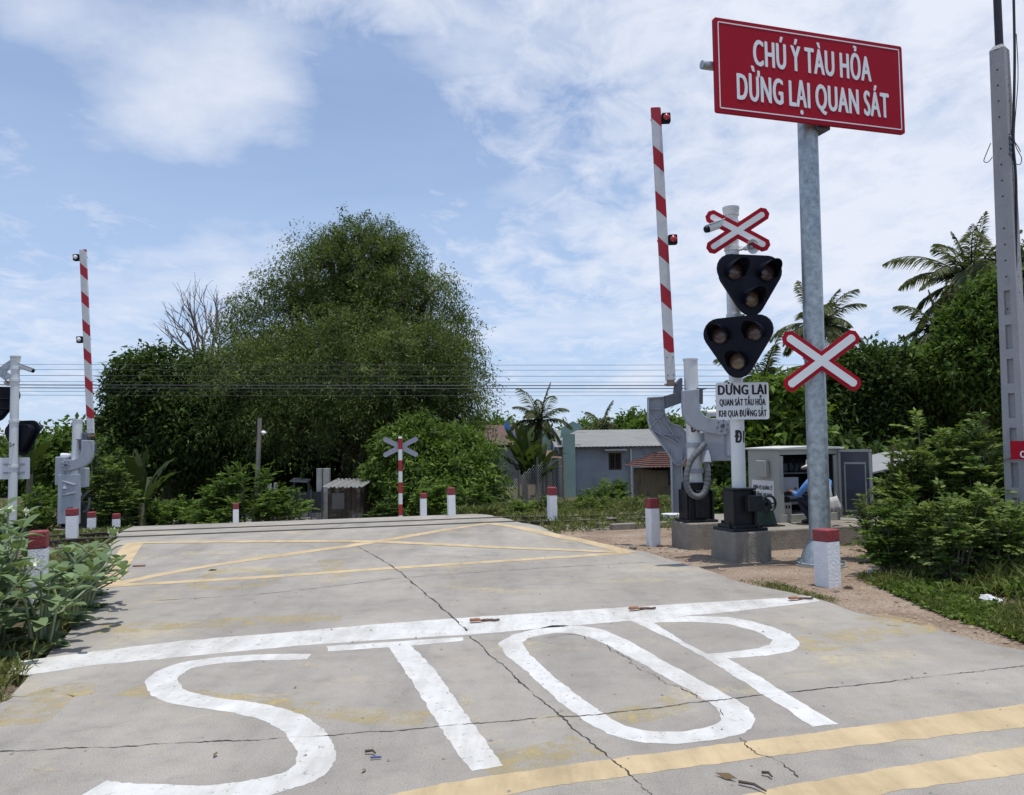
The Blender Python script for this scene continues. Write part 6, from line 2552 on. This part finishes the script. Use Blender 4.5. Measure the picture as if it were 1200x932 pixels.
# ground cover nobody could count
def cover(name, label, cat, n, region, m, h, w, seed, per=3, spread=.5, flat=.3, thin=-.28):
    r = np.random.default_rng(seed)
    pts = []
    while len(pts) < n:
        x, y, k = region(r)
        if in_road(x, y, .03):
            continue
        if noise.noise(Vector((x * 1.3, y * 1.3, seed))) < thin + .5 * r.random() - .2:
            continue
        pts.append((x, y, ground_z(x, y), k))
    pts = np.array(pts)
    B = np.repeat(pts[:, :3], per, axis=0)
    k = np.repeat(pts[:, 3], per)
    A = r.normal(size=B.shape) * spread
    A[:, 2] = np.abs(A[:, 2]) + flat
    B = B + np.stack([r.normal(size=len(B)) * .02, r.normal(size=len(B)) * .02, r.random(len(B)) * h * .55 * k], 1)
    tn = .15 + .6 * np.repeat(r.random(len(pts)), per) + r.normal(size=len(B)) * .12
    o = leaf_mesh(name, B, A, h * k * (.5 + .8 * r.random(len(B))), w * (.6 + .8 * r.random(len(B))), tn, m, None, .3, seed)
    tag(o, label, cat, kind='stuff')


def band(u0, u1, D0, D1, k=1.0):
    def f(r):
        D = D0 + (D1 - D0) * r.random()
        p = P(r.uniform(u0, u1), 560, D)
        return p.x, p.y, k
    return f


def right_weeds(r):
    y = r.uniform(4.6, 9.6)
    x = 4.05 + .22 * max(0, 6.4 - y) - .02 * (y - 6.4) + 3.2 * r.random() ** 1.3
    return x, y, .4 + min(1.0, (x - 4.0) * .8)


cover('weeds', 'low green weeds creeping onto the sand below the right thicket', 'weeds', 5200, right_weeds, g_weed, .15, .042, 91, 4, .8, .3, .0)
cover('grass', 'dry and green grass blades among the weeds below the right thicket', 'grass', 2600, right_weeds, g_grass, .24, .012, 97, 4, .45, .6, .05)
cover('weeds', 'rank grass and weeds between the track and the grey house', 'weeds', 7000, band(535, 880, 19.5, 28), g_grass2, .30, .035, 92, 5, .5, .5)
cover('weeds', 'weeds along the far left verge around the bollards', 'weeds', 3600, lambda r: (lambda p: (p.x, p.y, 1 if p.y > 20 else .45))(P(r.uniform(-20, 340), 600, r.uniform(14.5, 25))), g_grass2, .26, .04, 93, 4, .6, .45)
cover('grass', 'sparse grass tufts on the left verge under the large-leaved plants', 'grass', 2200, lambda r: (lambda y: (-3.1 - .22 * (y - 5) - 2.4 * r.random() ** 1.6, y, 1))(r.uniform(4.3, 14)), g_grass, .17, .012, 94, 4, .6, .6)
cover('grass', 'thin dry grass tufts along the edge of the sand', 'grass', 260, lambda r: (lambda y: (2.65 + .35 * r.random() + .25 * (9.2 - y), y, .6))(r.uniform(8.3, 9.5)), g_grass, .10, .008, 95, 5, .7, .6)
cover('grass', 'grass growing among the ballast right of the road', 'grass', 2600, lambda r: (lambda x: (x, SL * x + 14.4 + 4.6 * r.random(), .6 + .6 * r.random()))(r.uniform(-.2, 9)), g_grass2, .20, .022, 96, 5, .5, .6)
for i, (x, s, ru_) in enumerate(((0.1, 17.9, .28), (1.9, 18.6, .4), (3.2, 19.6, .5), (0.7, 19.4, .45))):
    y = s + SL * x
    q_ = Vector((0, 0, EYE))
    shrub(('leafy weed clump at the track edge by the bushy-footed bollard', 'leafy weed clump behind the track, left of the basin', 'leafy weed clump behind the track, nearest to the grey house wall', 'leafy weed clump between the bollard at the box corner and the bananas')[i], 600 + 960 * x / y, 520 + 960 * (EYE - .33) / y, y, ru_ * 960 / y, 150, g_weed, 120 + i, .2, .06, .03, 5, 'weed_clump', group='leafy weed clumps by the track')


# ------------------------------------------------------------------ large-leaved milkweed plants at the left
def milkweed(label, x, y, h, ns, seed, flowers=True, lean=(0, 0)):
    r = np.random.default_rng(seed)
    t = thing('milkweed_plant', label, 'plant', (x, y, ground_z(x, y)), 0, 'large-leaved plants at the left roadside')
    st, fl = MB(), []
    vs, fs, tn = [], [], []

    def leaf(p, d, ln, upv):
        sd = d.cross(upv)
        sd = sd.normalized() if sd.length > .05 else Vector((1, 0, 0))
        up = sd.cross(d).normalized()
        prof = [0.10, .62, .96, 1.0, .74, .08]
        k0 = len(vs)
        tt = min(1, max(0, .45 + r.normal() * .22))
        bend = .10 + .25 * r.random()
        for i, w in enumerate(prof):
            f = i / 5
            c = p + d * (ln * f) - Vector((0, 0, 1)) * (bend * ln * f * f)
            for s in (-1, 0, 1):
                vs.append(c + sd * (s * w * ln * .27) + up * (abs(s) * w * ln * .09))
        for i in range(5):
            for s in range(2):
                a = k0 + i * 3 + s
                fs.append((a, a + 1, a + 4, a + 3))
                tn.append(tt)
    for k in range(ns):
        a = r.random() * 2 * PI
        sp = h * .5 * math.sqrt(r.random())
        hh = h * (.62 + .42 * r.random())
        tip = Vector((math.cos(a) * sp * 1.25 + lean[0] * hh * 1.3, math.sin(a) * sp * 1.25 + lean[1] * hh, hh * (1 - .25 * r.random())))
        mid = tip * .5 + Vector((-tip.x * .15, -tip.y * .15, .05))
        st.tube([Vector((tip.x * .12, tip.y * .12, -.05)), mid, tip], [.015, .011, .006], 6, False)
        nn = int(hh / .15)
        for i in range(nn):
            f = .12 + .88 * i / max(1, nn - 1)
            p = (Vector((0, 0, 0)).lerp(mid, f * 2) if f < .5 else mid.lerp(tip, f * 2 - 1))
            ph = a + i * PI / 2 + r.normal() * .25
            for s in (0, PI):
                el = .10 + .65 * f + r.normal() * .2
                d = Vector((math.cos(ph + s), math.sin(ph + s), el)).normalized()
                leaf(p, d, (.185 + .095 * r.random()) * (1.12 - .42 * f ** 3), Vector((0, 0, 1)))
        if flowers and r.random() < .5:
            fl.append(tip)
    st.build('stems', mat('milkweed_stem', (.22, .26, .15), .8), t)
    o = MB().add(vs, fs).build('foliage', g_milk, t, smooth=True)
    at = o.data.attributes.new('tint', 'FLOAT', 'FACE')
    at.data.foreach_set('value', np.array(tn, dtype=np.float32))
    for c in fl:
        n = 46
        Bc = np.array([tuple(c)] * n) + unit(n, r) * .05 * r.random((n, 1)) + np.array([0, 0, .03])
        leaf_mesh('flower_cluster', Bc, unit(n, r) + np.array([0, 0, .5]), .028, .022, .4 + .5 * r.random(n), g_flower, t, 0, seed)


MW = [(-4.02, 6.35, .62, 6, 'big-leaved plant nearest the stop line, spreading over the road edge', (.0, 0)),
      (-4.1, 6.2, 1.1, 7, 'big-leaved plant at the very left edge level with the stop line', (0, 0)),
      (-3.85, 6.75, .80, 7, 'big-leaved plant leaning out above the road edge', (.12, 0)),
      (-4.28, 6.9, 1.38, 7, 'tallest big-leaved plant with white flower heads at the left edge', (.02, 0)),
      (-4.12, 7.5, .72, 7, 'big-leaved plant hiding the stout bollard', (.12, 0)),
      (-5.0, 7.7, 1.25, 6, 'flowering big-leaved plant below the left signal mast', (.05, 0)),
      (-4.35, 8.3, .62, 7, 'low big-leaved plant past the stout bollard, over the curb of the slab', (.16, 0)),
      (-4.60, 9.0, .62, 6, 'big-leaved plant closest to the yellow box corner', (.16, 0)),
      (-5.05, 9.0, .8, 6, 'big-leaved plant behind the stout bollard toward the barrier', (.05, 0)),
      (-4.75, 6.9, .85, 6, 'big-leaved plant cut by the left photo edge, behind the tallest one', (0, 0)),
      (-3.85, 5.5, .34, 5, 'smallest big-leaved plant at the lower left, before the stop line', (.05, 0)),
      (-5.15, 9.8, .55, 6, 'farthest big-leaved plant at the left verge', (.1, 0))]
for i, (x, y, h, ns, lab, ln) in enumerate(MW):
    milkweed(lab, x, y, h, ns, 200 + i, i in (1, 3, 5, 9), ln)
# withered twigs at the lower left
r = np.random.default_rng(77)
b = MB()
for k in range(26):
    p = Vector((-.25 + .3 * r.random(), r.random() * .5, 0))
    d = Vector((r.normal() * .5, r.normal() * .5, .6))
    q = p + d * .28
    b.tube([p, p.lerp(q, .5) + Vector(r.normal(size=3) * .02), q], [.004, .003, .002], 4, False)
o = b.build('dry_twigs', mat('dry_twig', (.16, .12, .09), .9))
o.location = (-3.42, 4.85, ground_z(-3.42, 4.85))
tag(o, 'tangle of withered twigs at the lower left edge of the road', 'twigs')


# ------------------------------------------------------------------ small things lying about
def crumple(name, label, cat, p, size, m, seed, group=None, flat=.5):
    bm = bmesh.new()
    bmesh.ops.create_icosphere(bm, subdivisions=3, radius=1)
    for v in bm.verts:
        k = 1 + .55 * noise.noise(v.co * 2.1 + Vector((seed, 0, 0))) + .25 * noise.noise(v.co * 5.3 + Vector((0, seed, 0)))
        v.co = Vector((v.co.x * size[0] * k, v.co.y * size[1] * k, max(-.25, v.co.z) * size[2] * k))
    me = bpy.data.meshes.new(name)
    bm.to_mesh(me)
    bm.free()
    me.materials.append(m)
    o = bpy.data.objects.new(name, me)
    col.objects.link(o)
    o.location = p
    o.rotation_euler = (0, 0, seed)
    tag(o, label, cat, group)
    return o


bagw = mat('white_plastic', (.62, .64, .66), .35, 0, .1, 10)
bagb = mat('pale_blue_plastic', (.32, .45, .58), .35, 0, .15, 10)
stonebr = mat('dark_stone', (.09, .06, .045), .9, 0, .3, 8, .5, 20)
greyst = mat('grey_stone', (.22, .19, .16), .9, 0, .25, 8, .5, 20)
for u, v, sz, m, lab in ((1073, 701, (.09, .05, .035), bagb, 'pale blue plastic wrapper at the lower rim of the weeds'), (1160, 705, (.11, .06, .05), bagw, 'white plastic bag caught in the weeds under the power pole'), (1184, 733, (.09, .05, .04), bagb, 'crumpled blue grey bag at the right edge by the road'), (1022, 672, (.07, .05, .04), bagw, 'scrap of white plastic beside the foot of the big sign pole')):
    g = G(u, v, ground_z)
    crumple('plastic_bag', lab, 'litter', g + Vector((0, 0, .01)), sz, m, u * .37, 'litter on the right verge')
for u, v, s, m, lab in ((994, 690, .05, stonebr, 'dark brown stone right of the nearest bollard'), (980, 694, .04, greyst, 'grey stone at the foot of the nearest bollard'), (868 + 35, 655, .05, greyst, 'stone lying right of the signal mast foundation'), (895, 660, .045, greyst, 'stone in front of the signal mast foundation'), (773, 641, .05, stonebr, 'dark stone touching the bollard by the barrier foundation'), (742, 642, .06, greyst, 'flat grey stone left of the bollard by the barrier foundation')):
    g = G(u, v, ground_z)
    crumple('stone', lab, 'stone', g, (s, s * .8, s * .6), m, u * .11, 'stones on the sandy verge')
# white basin by the track
g = G(791, 616, ground_z)
t = thing('basin', 'white plastic basin lying on the ballast between the bollard and the barrier foundation', 'basin', g + Vector((0, .2, .03)))
MB().lathe([(0, 0), (.15, 0), (.2, .16), (.22, .17), (.22, .18), (.195, .175), (.14, .015), (0, .015)], (0, 0, 0), (0, 0, 1), 28).build('bowl', signwhite, t, smooth=True)
# short concrete beam at the track edge
g0, g1 = G(716, 621, ground_z), G(800, 617, ground_z)
o = MB().box((0, 0, .03), ((g1 - g0).length, .16, .16), math.atan2(g1.y - g0.y, g1.x - g0.x)).build('concrete_beam', concrete_b, None, bevel=.015)
o.location = (g0 + g1) / 2
tag(o, 'old concrete beam lying along the near side of the track', 'beam')
# broken reflective road studs on the stop line
orange = mat('orange_reflector', (.26, .105, .055), .7, 0, .4, 30)
for u, v, lab in ((557, 730, 'orange road stud where the stop line meets the middle joint'), (743, 716, 'orange road stud on the stop line above the letter P'), (930, 704, 'orange road stud at the right end of the stop line')):
    g = G(u, v)
    t = thing('road_stud', lab, 'road stud', g + Vector((0, 0, .011)), R(15), 'orange road studs on the stop line')
    MB().box((0, 0, .016), (.105, .055, .022), taper=.82).build('stud_body', orange, t, bevel=.006)
    MB().tube([(.05, .0, .006), (.12, .02, .004), (.17, -.015, .004), (.22, .0, .004)], .011, 6).build('dirt_trail', stonebr, t)
    MB().box((.10, .02, .006), (.05, .035, .012)).build('stud_shard', orange, t, bevel=.003)
# leaves, twigs and scraps on the road
for k, (u, v, ln, lab, m) in enumerate(((350, 805, .09, 'dark leaf scrap lying right of the letter S', g_dry), (255, 668, .22, 'green leaf spray lying in the yellow box', g_mid), (105, 706, .22, 'dry brown leaf by the left edge of the road', g_dry), (120, 712, .14, 'curled pale leaf lying at the left edge of the road, below a browner one', g_dry), (262, 884, .07, 'little dry leaf beside the lower curve of the S', g_dry), (413, 905, .05, 'tiny dry leaf under the S', g_dry), (870, 915, .10, 'thin dry leaf lying between the two yellow bands', g_dry), (500, 700, .05, 'tiny leaf between the stop line and the cross joint', g_dry))):
    g = G(u, v)
    r = np.random.default_rng(300 + k)
    n = 1
    o = leaf_mesh('fallen_leaf', r.normal(size=(n, 3)) * np.array([.03, .03, .002]) + np.array([0, 0, .018]), r.normal(size=(n, 3)) * np.array([1, 1, .12]), ln * (.6 + .6 * r.random(n)), ln * .38, .3 + .5 * r.random(n), m, None, -.02, k)
    o.location = g
    tag(o, lab, 'leaf', 'leaves on the road')
twm = mat('road_twig', (.07, .05, .04), .9)
for u0, v0, u1, v1, lab in ((866, 920, 898, 931, 'dark twig lying across the lower yellow band'), (893, 909, 905, 914, 'short dark twig just above a longer twig by the yellow band'), (428, 884, 440, 886, 'little twig right of the letter S')):
    a, c = G(u0, v0), G(u1, v1)
    o = MB().tube([Vector((0, 0, .015)), (c - a) * .5 + Vector((.01, .01, .02)), (c - a) + Vector((0, 0, .014))], [.008, .007, .004], 6).build('twig', twm)
    o.location = a
    tag(o, lab, 'twig', 'twigs on the road')
g = G(434, 891)
o = MB().cyl((0, 0, .014), (.055, .012, .012), .006, .005, 10).build('pen_cap', mat('blue_plastic', (.06, .08, .22), .6))
o.location = g
tag(o, 'blue plastic stick lying between the S and the T', 'litter')
g = G(227, 665)
o = MB().box((0, 0, .012), (.16, .05, .014), R(8)).build('orange_scrap', orange, None, bevel=.004)
o.location = G(163, 664)
tag(o, 'flat orange scrap on the left arm of the yellow box', 'litter')
